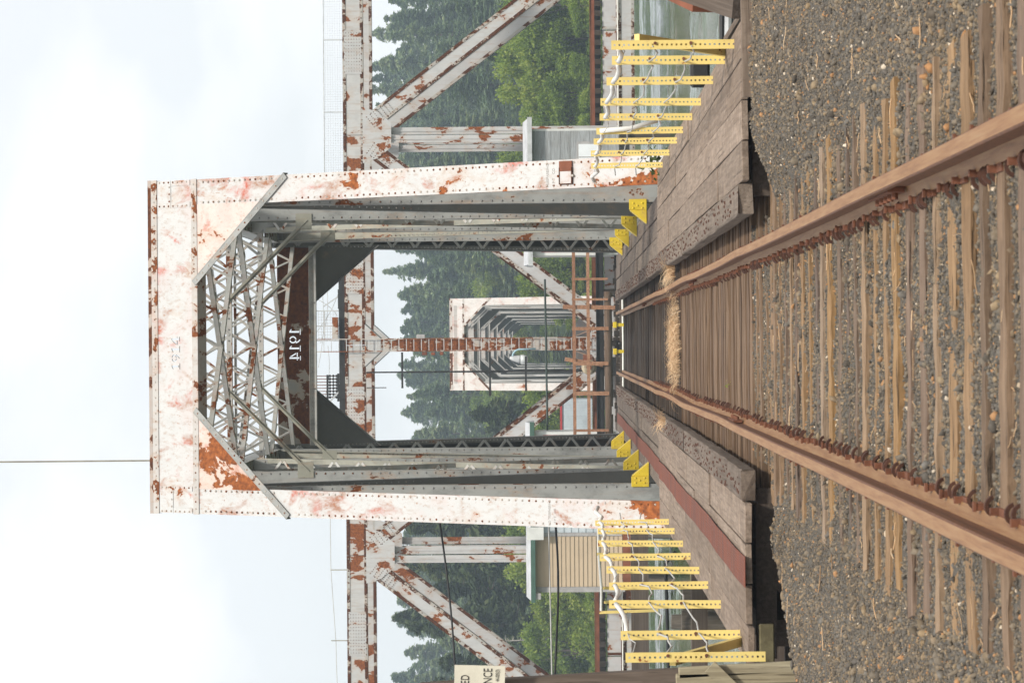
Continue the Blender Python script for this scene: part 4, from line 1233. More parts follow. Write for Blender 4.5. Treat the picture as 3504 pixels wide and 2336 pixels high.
b = MB(); b.box(0, 0.24, 0, 0.22, 0.006, 0.03); me = b.mesh('plate', M['portal']); me.transform(mt); link('plate', me, nb)
b = MB(); b.box(0.19, 0.345, -0.005, 0.225, 0.006, 0.035); me = b.mesh('rusty_plate', M['rustbeam']); me.transform(mt); link('rusty_plate', me, nb)
b = MB()
for (xx, yy_) in ((0.0, 0.0), (0.0, 0.205), (0.225, 0.0), (0.225, 0.205)): pass
b.box(-0.008, 0.248, -0.008, 0.004, 0.006, 0.04); b.box(-0.008, 0.248, 0.216, 0.228, 0.006, 0.04); b.box(-0.008, 0.004, 0.004, 0.216, 0.006, 0.04)
me = b.mesh('frame', M['swingtrim']); me.transform(mt); link('frame', me, nb)
b = MB(); b.tube([(0.12, 0.24, 0.0), (0.12, 0.24, 0.045)], 0.02, 8); b.tube([(0.12, -0.02, 0.0), (0.12, -0.02, 0.045)], 0.02, 8)
me = b.mesh('bolt', M['rivet']); me.transform(mt); link('bolt', me, nb)

rod = MB(); rod.tube([(-1.93, 47.3, 8.35), (-1.935, 47.3, 12.6)], 0.016, 6)
tag(rod.build('antenna_rod', M['rod']), 'thin upright rod standing on top of the portal', 'rod')

# ------------------------------------------------------------------ swing span, turned open across the river
SW = thing('swing_bridge', 'rusty white swing truss standing open across the river', 'bridge', (0, 116.8, -2))
SY = (114.0, 119.6)
ZTC, ZBC = 9.75, -1.45
PX = 8.6
srv = Rivets()
def member(name, p0, p1, w, dep, mat, yface, rows=((-0.42, 0.42)), step=0.24, r=0.032, trim=True, rivets=True, parent=None):
    """a box member in the plane y = yface whose face looks to -y"""
    p0, p1 = Vector(p0), Vector(p1)
    b = MB(); t = (p1 - p0).normalized(); sdv = Vector((0, 1, 0)).cross(t).normalized()
    c = Vector((0, dep / 2, 0))
    b.bar(p0 + c, p1 + c, sdv, w, dep)
    o = b.build(name, mat, parent or SW)
    if trim:
        b = MB()
        for q in (-1, 1):
            e = sdv * q * (w / 2 - 0.05) + Vector((0, -0.012, 0))
            b.bar(p0 + e, p1 + e, sdv, 0.115, 0.022)
            e = sdv * q * (w / 2 + 0.012) + Vector((0, 0.05, 0))
            b.bar(p0 + e, p1 + e, Vector((0, 1, 0)), 0.14, 0.02)
        b.build('edge_angle', M['swingtrim'], o)
        if rivets:
            for q in (-1, 1):
                e = sdv * q * (w / 2 - 0.05) + Vector((0, -0.024, 0))
                srv.line(p0 + e, p1 + e, (0, -1, 0), r, step)
    return o
for k, ty in enumerate(SY):
    nearf = k == 0
    P3 = lambda x, z: (x, ty, z)
    # top chord in lengths with splice plates
    for (xa, xb) in ((-34.4, -17.2), (-17.2, -8.6), (-8.6, 0), (0, 8.6), (8.6, 17.2), (17.2, 34.4)):
        member('top_chord', P3(xa + 0.01, ZTC), P3(xb - 0.01, ZTC), 0.80, 0.55, M['swingchord'], ty, rivets=nearf and abs(xa + xb) < 40)
    for xs_ in (-11.8, -2.6, 3.0, 12.0):
        if nearf:
            b = MB(); b.box(xs_ - 0.9, xs_ + 0.9, ty - 0.03, ty - 0.012, ZTC - 0.36, ZTC + 0.36); b.build('splice_plate', M['swing'], SW)
            for zz in (-0.27, -0.16, -0.05, 0.06, 0.17, 0.28): srv.line((xs_ - 0.85, ty - 0.03, ZTC + zz), (xs_ + 0.85, ty - 0.03, ZTC + zz), (0, -1, 0), 0.02, 0.13)
    for (xa, xb) in ((-34.4, -17.2), (-17.2, 0), (0, 17.2), (17.2, 34.4)):
        member('bottom_chord', P3(xa + 0.01, ZBC), P3(xb - 0.01, ZBC), 0.62, 0.5, M['swing'], ty, rivets=nearf and abs(xa + xb) < 40, step=0.2)
    # diagonals
    for (xa, xb) in ((-8.6, -17.2), (-8.6, 0), (8.6, 0), (8.6, 17.2), (-25.8, -17.2), (25.8, 17.2), (-25.8, -34.4), (25.8, 34.4)):
        dv = Vector((xb - xa, 0, ZBC - ZTC)).normalized()
        p0 = Vector(P3(xa, ZTC)) + dv * 0.75; p1 = Vector(P3(xb, ZBC)) - dv * 0.5
        member('diagonal', p0, p1, 0.62, 0.5, M['swing'], ty, rivets=nearf and abs(xa) < 20)
    # hangers and centre post
    for xh in (-25.8, -17.2, -8.6, 8.6, 17.2, 25.8):
        for q in (-1, 1):
            b = MB(); x = xh + q * 0.17
            b.box(x - 0.15, x + 0.15, ty + 0.10 + (0.2 if q > 0 else 0), ty + 0.16 + (0.2 if q > 0 else 0), ZBC + 0.2, ZTC - 1.15)
            b.box(x - 0.02, x + 0.02, ty + 0.06 + (0.2 if q > 0 else 0), ty + 0.10 + (0.2 if q > 0 else 0), ZBC + 0.2, ZTC - 1.15)
            b.box(x - 0.15, x - 0.11, ty + 0.05 + (0.2 if q > 0 else 0), ty + 0.10 + (0.2 if q > 0 else 0), ZBC + 0.2, ZTC - 1.15)
            b.build('hanger', M['swing'], SW)
    b = MB(); b.box(-0.23, 0.23, ty - 0.02, ty + 0.32, ZBC + 0.2, ZTC - 0.4); b.build('centre_post', M['swingpost'], SW)
    # gusset plates
    for xg in (-25.8, -8.6, 8.6, 25.8):
        b = MB()
        b.prism([(xg - 1.15, ty - 0.02, ZTC - 0.38), (xg + 1.15, ty - 0.02, ZTC - 0.38), (xg + 0.95, ty - 0.02, ZTC - 1.0), (xg + 0.5, ty - 0.02, ZTC - 1.55), (xg - 0.5, ty - 0.02, ZTC - 1.55), (xg - 0.95, ty - 0.02, ZTC - 1.0)], (0, -0.014, 0))
        b.build('gusset_plate', M['swing'], SW)
        if nearf:
            for q in (-1, 1):
                dv = Vector((q * 8.6, 0, ZBC - ZTC)).normalized(); sv = Vector((0, 1, 0)).cross(dv)
                for w_ in (-0.24, -0.14, -0.05, 0.05, 0.14, 0.24):
                    srv.line(Vector((xg, ty - 0.034, ZTC)) + dv * 0.8 + sv * w_, Vector((xg, ty - 0.034, ZTC)) + dv * 2.0 + sv * w_, (0, -1, 0), 0.022, 0.15)
    b = MB(); b.prism([(-0.85, ty - 0.02, ZTC - 0.40), (0.85, ty - 0.02, ZTC - 0.40), (0.25, ty - 0.02, ZTC - 1.05), (-0.25, ty - 0.02, ZTC - 1.05)], (0, -0.014, 0)); b.build('gusset_plate', M['swing'], SW)
    for q in (-1, 1):
        b = MB(); b.bar((q * 0.86, ty + 0.2, ZTC - 0.42), (q * 0.24, ty + 0.2, ZTC - 1.10), (0, 1, 0), 0.46, 0.03); b.build('gusset_side', M['shadedgrey'], SW)
    for xg in (-17.2, 0, 17.2):
        b = MB(); b.prism([(xg - 1.5, ty - 0.02, ZBC + 0.30), (xg + 1.5, ty - 0.02, ZBC + 0.30), (xg + 1.0, ty - 0.02, ZBC + 1.2), (xg + 0.45, ty - 0.02, ZBC + 1.5), (xg - 0.45, ty - 0.02, ZBC + 1.5), (xg - 1.0, ty - 0.02, ZBC + 1.2)], (0, -0.014, 0))
        b.build('gusset_plate', M['swing'], SW)
        if nearf:
            for zz in np.arange(0.4, 1.4, 0.14): srv.line((xg - 0.9, ty - 0.034, ZBC + zz), (xg + 0.9, ty - 0.034, ZBC + zz), (0, -1, 0), 0.022, 0.17)
srv.build('rivets', M['darkrivet'], SW)
# floor of the swing span: stringers with stiffeners, ties, rails, walkway edge
for xa in np.arange(-34.4, 34.0, 4.3):
    b = MB(); b.box(xa + 0.02, xa + 4.28, 115.0, 115.05, -1.12, -0.50)
    st = b.build('stringer', M['swing'], SW)
    b = MB(); b.box(xa + 0.05, xa + 0.15, 114.96, 114.998, -1.12, -0.50); b.box(xa + 2.1, xa + 2.2, 114.96, 114.998, -1.12, -0.50); b.box(xa + 0.02, xa + 4.28, 114.93, 114.998, -1.14, -1.06)
    b.build('stiffener', M['swingtrim'], st)
b = MB(); b.tube([(-34, 113.9, -1.10), (34, 113.9, -1.10)], 0.03, 6); b.build('conduit', M['pvc'], SW)
tie_sw = MB().box(-0.11, 0.11, -1.5, 1.5, -0.13, 0.13).mesh('tie', M['creosote'])
for i in range(110):
    x = -22 + i * 0.40
    o = link('tie', tie_sw, SW); o.location = (x, 116.4, -0.30)
b = MB(); b.box(-34, 34, 115.0, 115.1, -0.168, -0.05); b.build('guard_rail', M['rustbeam'], SW)
for yy_ in (115.9, 117.4):
    b = MB(); b.box(-34, 34, yy_ - 0.035, yy_ + 0.035, -0.165, 0.0); b.build('rail', M['rail'], SW)
for x in (-17.2, -8.6, 8.6, 17.2):
    b = MB(); b.box(x - 0.15, x + 0.15, 114.3, 119.6, -1.6, -0.6); b.build('floor_beam', M['swing'], SW)
    b = MB(); b.box(x - 0.12, x + 0.12, 114.5, 119.7, 8.9, 9.4); b.build('top_strut', M['swing'], SW)
# ladder up the centre post
b = MB(); b.box(-0.27, -0.235, 113.78, 113.82, -0.8, 11.3); b.box(0.235, 0.27, 113.78, 113.82, -0.8, 11.3)
lad = b.build('ladder', M['swingpost'], SW)
rung = MB().box(-0.235, 0.235, -0.014, 0.014, -0.014, 0.014).mesh('rung', M['galv'])
for i in range(39):
    o = link('rung', rung, lad); o.location = (0, 113.8, -0.65 + i * 0.307)
for (x, z, w, h) in ((0.34, 7.05, 0.16, 0.34), (-0.36, 6.9, 0.14, 0.2), (-0.37, 6.55, 0.12, 0.16), (-0.36, 6.2, 0.14, 0.14)):
    b = MB(); b.box(x - w / 2, x + w / 2, 113.75, 113.98, z - h / 2, z + h / 2); b.build('junction_box', M['trimgrey'] if x > 0 else M['rustbeam'], SW, bevel=0.01)
# things on the top chord
b = MB(); b.box(-2.9, 2.9, 114.1, 114.5, 10.16, 10.42); b.box(-2.2, -1.6, 114.05, 114.6, 10.16, 10.46); b.box(1.5, 2.3, 114.05, 114.6, 10.16, 10.45); b.build('roller_casing', M['blacksteel'], SW)
b = MB(); b.box(0.28, 1.15, 113.9, 114.3, 10.45, 10.68); b.build('rusty_box', M['swingpost'], SW)
# railings along the top chord
def top_rail(xa, xb, mesh_):
    t = b = MB()
    n = int(abs(xb - xa) / 2.5)
    for i in range(n + 1):
        x = xa + (xb - xa) * i / n
        b.box(x - 0.02, x + 0.02, 114.2, 114.24, 10.15, 10.98)
    b.tube([(xa, 114.22, 10.97), (xb, 114.22, 10.97)], 0.022, 6)
    b.build('railing', M['galv'], SW)
    if mesh_:
        b = MB()
        for z in np.arange(10.2, 10.95, 0.1): b.tube([(xa, 114.22, z), (xb, 114.22, z)], 0.0035, 3)
        for x in np.arange(min(xa, xb), max(xa, xb), 0.1): b.tube([(x, 114.22, 10.2), (x, 114.22, 10.95)], 0.0035, 3)
        o = b.build('wire_mesh', M['galv'], SW); o['kind'] = 'stuff'
top_rail(6.6, 15.5, True)
b = MB()
for x in np.arange(0.2, 1.45, 0.12): b.tube([(x, 114.3, 10.5), (x, 114.3, 11.3)], 0.006, 4)
for z in np.arange(10.55, 11.3, 0.12): b.tube([(0.2, 114.3, z), (1.4, 114.3, z)], 0.006, 4)
o = b.build('wire_mesh', M['galv'], SW); o['kind'] = 'stuff'
b = MB()
for x in (0.2, 0.8, 1.42): b.box(x - 0.025, x + 0.025, 114.25, 114.30, 10.2, 11.5)
b.box(0.2, 1.42, 114.26, 114.29, 11.0, 11.05)
b.build('platform_frame', M['galv'], SW)
for x in (-9.2, -12.1, -15): 
    b = MB(); b.box(x - 0.02, x + 0.02, 114.2, 114.24, 10.15, 10.85); b.build('cable_post', M['rod'], SW)
b = MB(); b.tube([(-6.8, 114.22, 10.85), (-9.2, 114.22, 10.84), (-12.1, 114.22, 10.66), (-15, 114.22, 10.6)], 0.014, 5); b.build('hand_cable', M['wire'], SW)
# insulator rack and loose wires above the centre
rack = thing('insulator_rack', 'rack of dark insulators on top of the swing truss', 'insulators', (-1.7, 114.3, 10.2))
for i in range(8):
    x = -1.25 - i * 0.125
    b = MB(); b.box(x - 0.016, x + 0.016, 114.25, 114.29, 10.42, 11.35); b.build('rod', M['rustiron'], rack)
    for z in (10.55, 10.68, 10.82):
        b = MB(); b.tube([(x, 114.27, z - 0.05), (x, 114.27, z - 0.02), (x, 114.27, z + 0.02), (x, 114.27, z + 0.05)], [0.025, 0.055, 0.055, 0.025], 8); b.build('insulator', M['blacksteel'], rack, smooth=True)
b = MB(); b.box(-2.3, -1.15, 114.22, 114.32, 10.44, 10.52); b.box(-2.2, -1.2, 114.22, 114.32, 10.88, 10.96); b.build('crossarm', M['blacksteel'], rack)
b = MB(); b.bar((-1.9, 114.2, 10.45), (-2.6, 114.2, 11.1), (0, 1, 0), 0.06, 0.06); b.build('stay', M['galv'], rack)
for i, (x0, z0, x1, z1) in enumerate(((2.3, 10.4, 0.5, 11.4), (2.2, 10.9, 0.1, 11.2), (2.1, 11.1, -0.9, 11.3), (0.0, 10.9, -2.2, 11.05), (1.9, 11.3, 1.2, 10.5))):
    pth = [(x0 + (x1 - x0) * f, 114.35, z0 + (z1 - z0) * f - 0.12 * math.sin(math.pi * f)) for f in np.linspace(0, 1, 9)]
    b = MB(); b.tube(pth, 0.010, 4)
    tag(b.build('slack_wire', M['wire']), 'slack wire hanging above the centre of the swing truss', 'wire', 'slack wires over the swing truss')
b = MB(); b.bar((2.0, 114.2, 10.45), (1.6, 114.2, 11.05), (0, 1, 0), 0.05, 0.05); b.build('stay', M['galv'], SW)
# lamp on a bent arm
lamp = thing('bridge_lamp', 'lamp on a pale blue bent arm fixed to the ladder post', 'lamp', (-0.25, 113.7, 2.5))
pth = [(-0.20, 113.7, 2.35)] + [(-0.22 - 0.30 * (1 - math.cos(a)), 113.7, 3.0 + 0.30 * math.sin(a)) for a in np.linspace(0, R(95), 7)]
b = MB(); b.tube(pth, 0.035, 8); b.build('arm', M['bluepaint'], lamp, smooth=True)
b = MB(); b.tube([(-0.55, 113.7, 3.42), (-0.58, 113.7, 3.3), (-0.62, 113.7, 3.05), (-0.62, 113.7, 2.98)], [0.05, 0.10, 0.16, 0.17], 12); b.build('housing', M['galv'], lamp, smooth=True)
b = MB(); b.tube([(-0.62, 113.7, 2.975), (-0.62, 113.7, 2.85), (-0.62, 113.7, 2.72), (-0.62, 113.7, 2.67)], [0.17, 0.18, 0.15, 0.06], 12); b.build('bowl', M['lampglass'], lamp, smooth=True)
# slim signal pole with cross arms
pole = thing('signal_pole', 'thin dark pole with cross arms in front of the swing span', 'pole', (-1.1, 112.6, -1))
b = MB(); b.tube([(-1.10, 112.6, -1.0), (-1.10, 112.6, 9.2)], [0.05, 0.03], 7); b.build('shaft', M['blacksteel'], pole)
for (z, xa, xb) in ((7.75, -1.75, -0.3), (4.2, -1.9, -0.3), (2.75, -1.9, -0.5)):
    b = MB(); b.box(xa, xb, 112.55, 112.61, z - 0.04, z + 0.04); b.build('cross_arm', M['blacksteel'], pole)
b = MB(); b.tube([(-1.72, 112.58, 8.4), (-1.72, 112.58, 9.2)], 0.02, 6); b.build('stub', M['blacksteel'], pole)
b = MB(); b.box(-2.08, -1.85, 112.5, 112.62, 4.15, 4.25); b.build('end_box', M['blacksteel'], pole)
b = MB(); b.tube([(-6.2, 112.2, 1.92), (-3, 112.2, 1.90), (2.6, 112.2, 1.95)], 0.042, 8)
tag(b.build('level_pipe', M['darkpipe']), 'dark green pipe crossing level in front of the swing truss', 'pipe')

# ------------------------------------------------------------------ pivot pier, fender, lumber railing, machine
pier = thing('pivot_pier', 'dark timber pivot pier under the middle of the swing span', 'pier', (0, 116.8, -4.5))
for i in range(44):
    x = -5.6 + i * 0.26
    b = MB(); b.box(-0.12, 0.12, -0.07, 0.07, -1.7, 1.7); o = b.build('fender_board', M['creosote'], pier); o.location = (x, 110.6 + random.uniform(-0.03, 0.03), -2.5 + random.uniform(-0.1, 0.05))
b = MB(); b.tube([(0, 116.8, -5.5), (0, 116.8, -1.8)], 4.6, 28); b.build('drum', M['concrete'], pier)
b = MB(); b.box(-6, 6, 110.3, 110.52, -1.30, -1.0); b.build('wale', M['timber'], pier)
b = MB(); b.box(-5.5, 5.5, 110.7, 113.2, -0.95, -0.86); b.build('platform', M['timber'], pier)
b = MB(); b.box(-4.2, 4.2, 108.9, 109.1, -0.35, -0.32); b.box(-4.2, 4.2, 108.99, 109.01, -0.32, -0.08); b.box(-4.2, 4.2, 108.9, 109.1, -0.08, -0.05); b.build('wide_flange_beam', M['blacksteel'], pier)
for x in (-4, -2, 0, 2, 4):
    b = MB(); b.box(x - 0.12, x + 0.12, 108.9, 113, -0.85, -0.36); b.build('bearer', M['creosote'], pier)
lg = thing('fender_log', 'long brown log lying level below the lumber railing', 'log', (-0.8, 108.2, -0.5))
b = MB(); b.tube([(2.0, 108.2, -0.50), (-1, 108.2, -0.51), (-3.95, 108.2, -0.52)], [0.15, 0.16, 0.155], 12); b.build('trunk', M['log'], lg, smooth=True)
for x in (1.6, -2.6): 
    b = MB(); b.box(x - 0.15, x + 0.15, 108.0, 108.4, -0.72, -0.62); b.build('strap_block', M['trimgrey'], lg)
ral = thing('lumber_railing', 'new brown lumber railing in front of the swing span', 'railing', (0, 108, -0.6))
for z in (0.82, 0.27):
    for (xa, xb) in ((-4.6, -0.6), (-0.58, 4.4)):
        b = MB(); b.box(-(xb - xa) / 2, (xb - xa) / 2, -0.022, 0.022, -0.062, 0.062); o = b.build('rail_board', M['newlumber'], ral); o.location = ((xa + xb) / 2, 108.0, z)
for (x, w, z0, z1, tilt) in ((2.49, 0.09, -0.5, 0.9, 0), (1.70, 0.09, -0.5, 0.9, 0), (1.40, 0.16, -0.78, 1.25, 0.02), (0.57, 0.13, -0.52, 0.9, 0), (-0.78, 0.14, -0.5, 0.88, 0.0), (-1.94, 0.15, -0.52, 0.88, 0), (-3.37, 0.10, -0.5, 0.88, 0.0), (-0.72, 0.15, -0.3, 1.2, 0.16), (-4.4, 0.1, -0.5, 0.88, 0), (3.6, 0.1, -0.5, 0.88, 0)):
    b = MB(); b.box(-w / 2, w / 2, -0.022, 0.022, (z0 - z1) / 2, (z1 - z0) / 2); o = b.build('post', M['newlumber'], ral); o.location = (x, 107.95 + (0.1 if tilt else 0), (z0 + z1) / 2); o.rotation_euler = (0, tilt, 0)
mot = thing('drive_motor', 'round brass-coloured drive motor behind the lumber railing', 'motor', (-0.95, 110.9, -0.1))
b = MB(); b.tube([(-0.95, 110.6, 0.22), (-0.95, 110.7, 0.22), (-0.95, 111.3, 0.22)], [0.20, 0.30, 0.30], 16); b.build('casing', M['bulb'], mot)
b = MB(); b.tube([(-0.95, 110.45, 0.22), (-0.95, 110.6, 0.22)], 0.11, 12); b.build('hub', M['rustiron'], mot)
b = MB(); b.box(-1.3, -0.55, 110.7, 111.4, -0.86, -0.06); b.build('bed', M['blacksteel'], mot)
b = MB(); b.box(-0.75, -0.45, 110.8, 111.2, 0.1, 0.45); b.build('gearbox', M['rustbeam'], mot)
b = MB(); b.tube([(2.2, 105, -0.98), (0, 105, -1.0), (-2.2, 105, -0.98)], 0.035, 6)
tag(b.build('white_conduit', M['pvc']), 'white conduit across the gap past the end of the rails', 'conduit')
# yellow machinery near the far end of the near span
for x, sd_n in ((0.55, 'on the side of the bare walkway'), (-0.25, 'on the side of the red mat')):
    ym = thing('yellow_stand', 'small yellow stand past the end of the track, ' + sd_n, 'stand', (x, 84, -1.4))
    b = MB(); b.box(x - 0.05, x + 0.05, 83.9, 84.1, -1.4, -0.305); b.build('stem', M['yellowbracket'], ym)
    b = MB(); b.box(x - 0.09, x + 0.09, 83.85, 84.15, -0.30, -0.19); b.build('head', M['yellowbracket'], ym, bevel=0.01)
# masonry pier carrying the river end of the near span
ep = thing('bridge_pier', 'dark concrete pier under the river end of the nearest span', 'pier', (0, 70, -5))
b = MB(); b.box(-4, 4, 68.8, 71.2, -5, -1.75); b.build('shaft', M['concrete'], ep)
b = MB(); b.box(-4.4, 4.4, 68.5, 71.5, -1.74, -1.2); b.build('cap', M['concrete'], ep)
ep2 = thing('bridge_pier', 'dark concrete pier under the shore end of the nearest span', 'pier', (0, 40.7, -5))
b = MB(); b.box(-3.2, 3.2, 39.9, 41.6, -5, -1.6); b.build('shaft', M['concrete'], ep2)
b = MB(); b.box(-3.3, 3.3, 39.8, 41.7, -1.59, -1.15); b.build('cap', M['concrete'], ep2)

# ------------------------------------------------------------------ cabins beside the swing span
def cabin(sg, label):
    t = thing('bridge_cabin', label, 'cabin', (sg * 6.5, 109.5, -1.3))
    xa, xb = (3.45, 9.7) if sg < 0 else (3.45, 8.45)
    z0, z1 = -1.0, 2.42
    y0, y1 = 109.2, 112.6
    x0, x1 = sorted((sg * xa, sg * xb))
    b = MB(); b.box(x0 + 0.03, x1 - 0.03, y0 + 0.03, y1, z0, z1); b.build('wall', M['whitewall'], t)
    sp = -7.55 if sg < 0 else None
    # lap boards on the front
    if sg < 0:
        n = 20; xs0, xs1 = x0 + 0.18, sp
        for i in range(n):
            za = z0 + (z1 - z0) * i / n; zb = z0 + (z1 - z0) * (i + 1) / n
            b = MB(); b.prism([(xs0, y0 + 0.028, za), (xs0, y0 - 0.02, za), (xs0, y0 + 0.012, zb), (xs0, y0 + 0.028, zb)], (xs1 - xs0, 0, 0)); b.build('lap_board', M['tansiding'], t)
        for i in range(12):
            za = z0 + (z1 - z0) * i / 12; zb = z0 + (z1 - z0) * (i + 1) / 12
            b = MB(); b.prism([(sp + 0.15, y0 + 0.028, za), (sp + 0.15, y0 - 0.015, za), (sp + 0.15, y0 + 0.012, zb), (sp + 0.15, y0 + 0.028, zb)], (x1 - 0.35 - sp - 0.15, 0, 0)); b.build('lap_board', M['palesiding'], t)
        b = MB(); b.box(sp + 0.01, sp + 0.14, y0 - 0.045, y0 + 0.02, z0, z1); b.build('corner_board', M['trimgrey'], t)
        b = MB(); b.box(x0 - 0.03, x0 + 0.17, y0 - 0.05, y0 + 0.02, z0 - 0.1, z1); b.build('corner_board', M['trimgrey'], t)
        b = MB(); b.box(x0 + 0.2, x1, y0 - 0.2, y0 - 0.0, z0 - 0.32, z0 - 0.02); b.build('sill_beam', M['rustbeam'], t)
    else:
        xm = x1 - 0.12
        for i in range(9):
            za = z0 + (z1 - z0) * i / 9; zb = z0 + (z1 - z0) * (i + 1) / 9
            b = MB(); b.box(-(xm - x0 - 0.35) / 2, (xm - x0 - 0.35) / 2, -0.012, 0.012, -(zb - za) / 2 + 0.006, (zb - za) / 2 - 0.006)
            o = b.build('lap_board', M['greysiding'], t); o.location = ((x0 + 0.35 + xm) / 2, y0 + 0.012, (za + zb) / 2)
        w = MB(); w.box(6.7, 7.9, y0 - 0.05, y0 - 0.005, -0.25, 0.65); wo_ = w.build('window', M['trimgrey'], t)
        for i in range(2):
            b = MB(); b.box(6.78 + i * 0.53, 7.27 + i * 0.53, y0 - 0.056, y0 - 0.051, -0.18, 0.58); b.build('blind', M['window'], wo_)
        b = MB(); b.box(x0, x1, y0 - 0.1, y0 + 0.2, z0 - 0.42, z0 - 0.02); b.build('sill_beam', M['blacksteel'], t)
    # inner end trim in red on the side facing the track axis
    xi = sg * 3.45
    b = MB(); b.box(*sorted((xi, xi + sg * 0.12)), y0 - 0.05, y0 + 0.02, z0 + 0.3, z1 - 0.2); b.build('white_trim', M['whitewall'], t)
    b = MB(); b.box(*sorted((xi + sg * 0.125, xi + sg * 0.30)), y0 - 0.055, y0 + 0.02, z0 + 0.3, z1 - 0.35); b.build('red_trim', M['redtrim'], t)
    # roof
    b = MB(); b.prism([(x0 - 0.35, y0 - 0.35, z1 + 0.02), (x0 - 0.35, y1 + 0.3, z1 + 0.02), (x0 - 0.35, y1 + 0.3, z1 + 0.14), (x0 - 0.35, (y0 + y1) / 2, z1 + 0.36), (x0 - 0.35, y0 - 0.35, z1 + 0.14)], (x1 - x0 + 0.7, 0, 0)); rf = b.build('roof', M['roof'], t)
    b = MB(); b.box(x0 - 0.4, x1 + 0.4, y0 - 0.42, y0 - 0.36, z1 - 0.02, z1 + 0.16); b.build('fascia', M['greentrim'] if sg < 0 else M['galv'], rf)
    if sg < 0:
        b = MB(); b.box(x0 - 0.28, x0 - 0.04, y0 - 0.34, y0 + 0.0, z1 - 0.22, z1 - 0.0); b.build('eave_block', M['trimgrey'], rf)
        b = MB(); b.box(sp - 0.1, sp + 0.4, y0 - 0.43, y0 - 0.425, z1 - 0.35, z1 + 0.3); b.build('white_board', M['whitewall'], rf)
    for x in np.linspace(x0 + 0.3, x1 - 0.3, 4):
        for yy_ in (y0 + 0.2, y1 - 0.2):
            b = MB(); b.tube([(x, yy_, -5), (x, yy_, z0 - 0.04)], 0.16, 8); b.build('pile', M['pile'], t)
    return t
cabin(-1, 'tan lap-sided cabin on piles with a grey corner board')
cabin(1, 'grey weathered board cabin with a small white-blind window')
sh = thing('riverside_shed', 'small pale shed with a red line across the river', 'shed', (-5, 196, -1))
b = MB(); b.box(-6.2, -3.9, 195, 199, -1.0, 1.1); b.build('wall', M['palesiding'], sh)
for i in range(12):
    b = MB(); b.box(-6.2 + i * 0.19, -6.2 + i * 0.19 + 0.16, 194.95, 194.99, -1.0, 0.95); b.build('batten_board', M['palesiding'], sh)
b = MB(); b.box(-6.3, -3.8, 194.9, 199, 1.11, 1.25); b.build('roof', M['redtrim'], sh)

# gangway railing in yellow beyond the left walkway
gw = thing('gangway_railing', 'small distant yellow gangway railing by the tan cabin', 'railing', (-5, 62, -1))
for (x, y, z0, z1, tl) in ((-4.55, 60.0, -0.6, 0.70, 0.02), (-5.3, 60.5, -0.6, 0.62, -0.02), (-5.6, 60.2, -0.5, 0.55, 0.03), (-5.75, 59.8, -0.6, 0.66, -0.03), (-3.9, 60.5, -0.6, 0.7, 0.0)):
    b = MB(); b.box(-0.03, 0.03, -0.02, 0.02, z0, z1); o = b.build('post', M['yellow'], gw); o.location = (x, y, 0); o.rotation_euler = (0, tl, 0)
b = MB(); b.tube([(-3.9, 60.5, 0.66), (-4.55, 60, 0.66), (-5.3, 60.4, 0.60), (-5.75, 59.8, 0.62)], 0.03, 7); b.build('rail_pipe', M['pvc'], gw)

# ------------------------------------------------------------------ old piles and timbers at the water's edge
def pile_cluster(name, label, items):
    t = thing(name, label, 'timbers', (items[0][0], items[0][1], -4))
    for (x, y, z1, r) in items:
        b = MB(); b.tube([(0, 0, -5.5), (0, 0, -0.3), (0, 0, 0)], [r, r, r * 0.93], 9); o = b.build('pile', M['pile'], t); o.location = (x, y, z1); o.rotation_euler = (random.uniform(-.03, .03), random.uniform(-.03, .03), random.random() * 6)
    return t
t = pile_cluster('old_piles', 'old grey piles and timbers in the water behind the bare walkway', [(5.9, 52, -1.55, 0.2), (6.6, 53.4, -1.5, 0.18), (4.6, 47, -1.5, 0.18), (5.3, 48.5, -1.75, 0.2), (6.2, 44, -1.35, 0.2), (4.4, 40, -1.2, 0.17), (5.0, 37, -1.15, 0.17), (4.1, 34, -0.95, 0.16)])
for (x0, y0, z0, x1, y1, z1, w) in ((3.6, 50, -1.75, 8.5, 50.4, -1.7, 0.26), (3.4, 44, -1.5, 7.5, 44.3, -1.42, 0.24), (3.2, 37.5, -1.2, 6.5, 38, -1.15, 0.22), (4.2, 39, -0.9, 5.3, 36.5, -1.6, 0.14), (3.0, 33, -0.95, 5.4, 33.2, -0.9, 0.2)):
    put_bar('timber_beam', (x0, y0, z0), (x1, y1, z1), (0, 0, 1), w, w * 0.8, M['greyplank'], t)
b = MB(); b.box(4.05, 4.5, 44.0, 44.4, -0.92, -0.62); tag(b.build('float_drum', M['blacksteel'], None, bevel=0.04), 'black drum float in the water behind the yellow posts', 'float')
for q, (zc, rr_) in enumerate(((-0.86, 0.035), (-0.95, 0.06), (-1.03, 0.03))):
    b = MB(); b.tube([(2.9, 40.2, zc + 0.05), (4, 40, zc), (5, 40, zc - 0.02), (6.5, 39.6, zc + 0.02)], rr_, 8)
    tag(b.build('bundled_cable', M['galv'] if q == 1 else M['cable']), ['thin black upper cable', 'thick grey stranded cable', 'thin black lower cable'][q] + ' strung level behind the bare walkway', 'cable')
t2 = pile_cluster('old_piles', 'old mossy piles standing in the water below the tan cabin', [(-5.3, 58, -1.05, 0.3), (-5.9, 58.6, -1.05, 0.3), (-4.2, 62, -1.2, 0.22), (-7.0, 70, -1.3, 0.2), (-4.6, 48, -1.5, 0.2), (-3.7, 44, -1.2, 0.2), (-4.9, 36, -1.2, 0.18), (-3.6, 33, -1.1, 0.17), (-4.1, 30, -0.9, 0.16)])
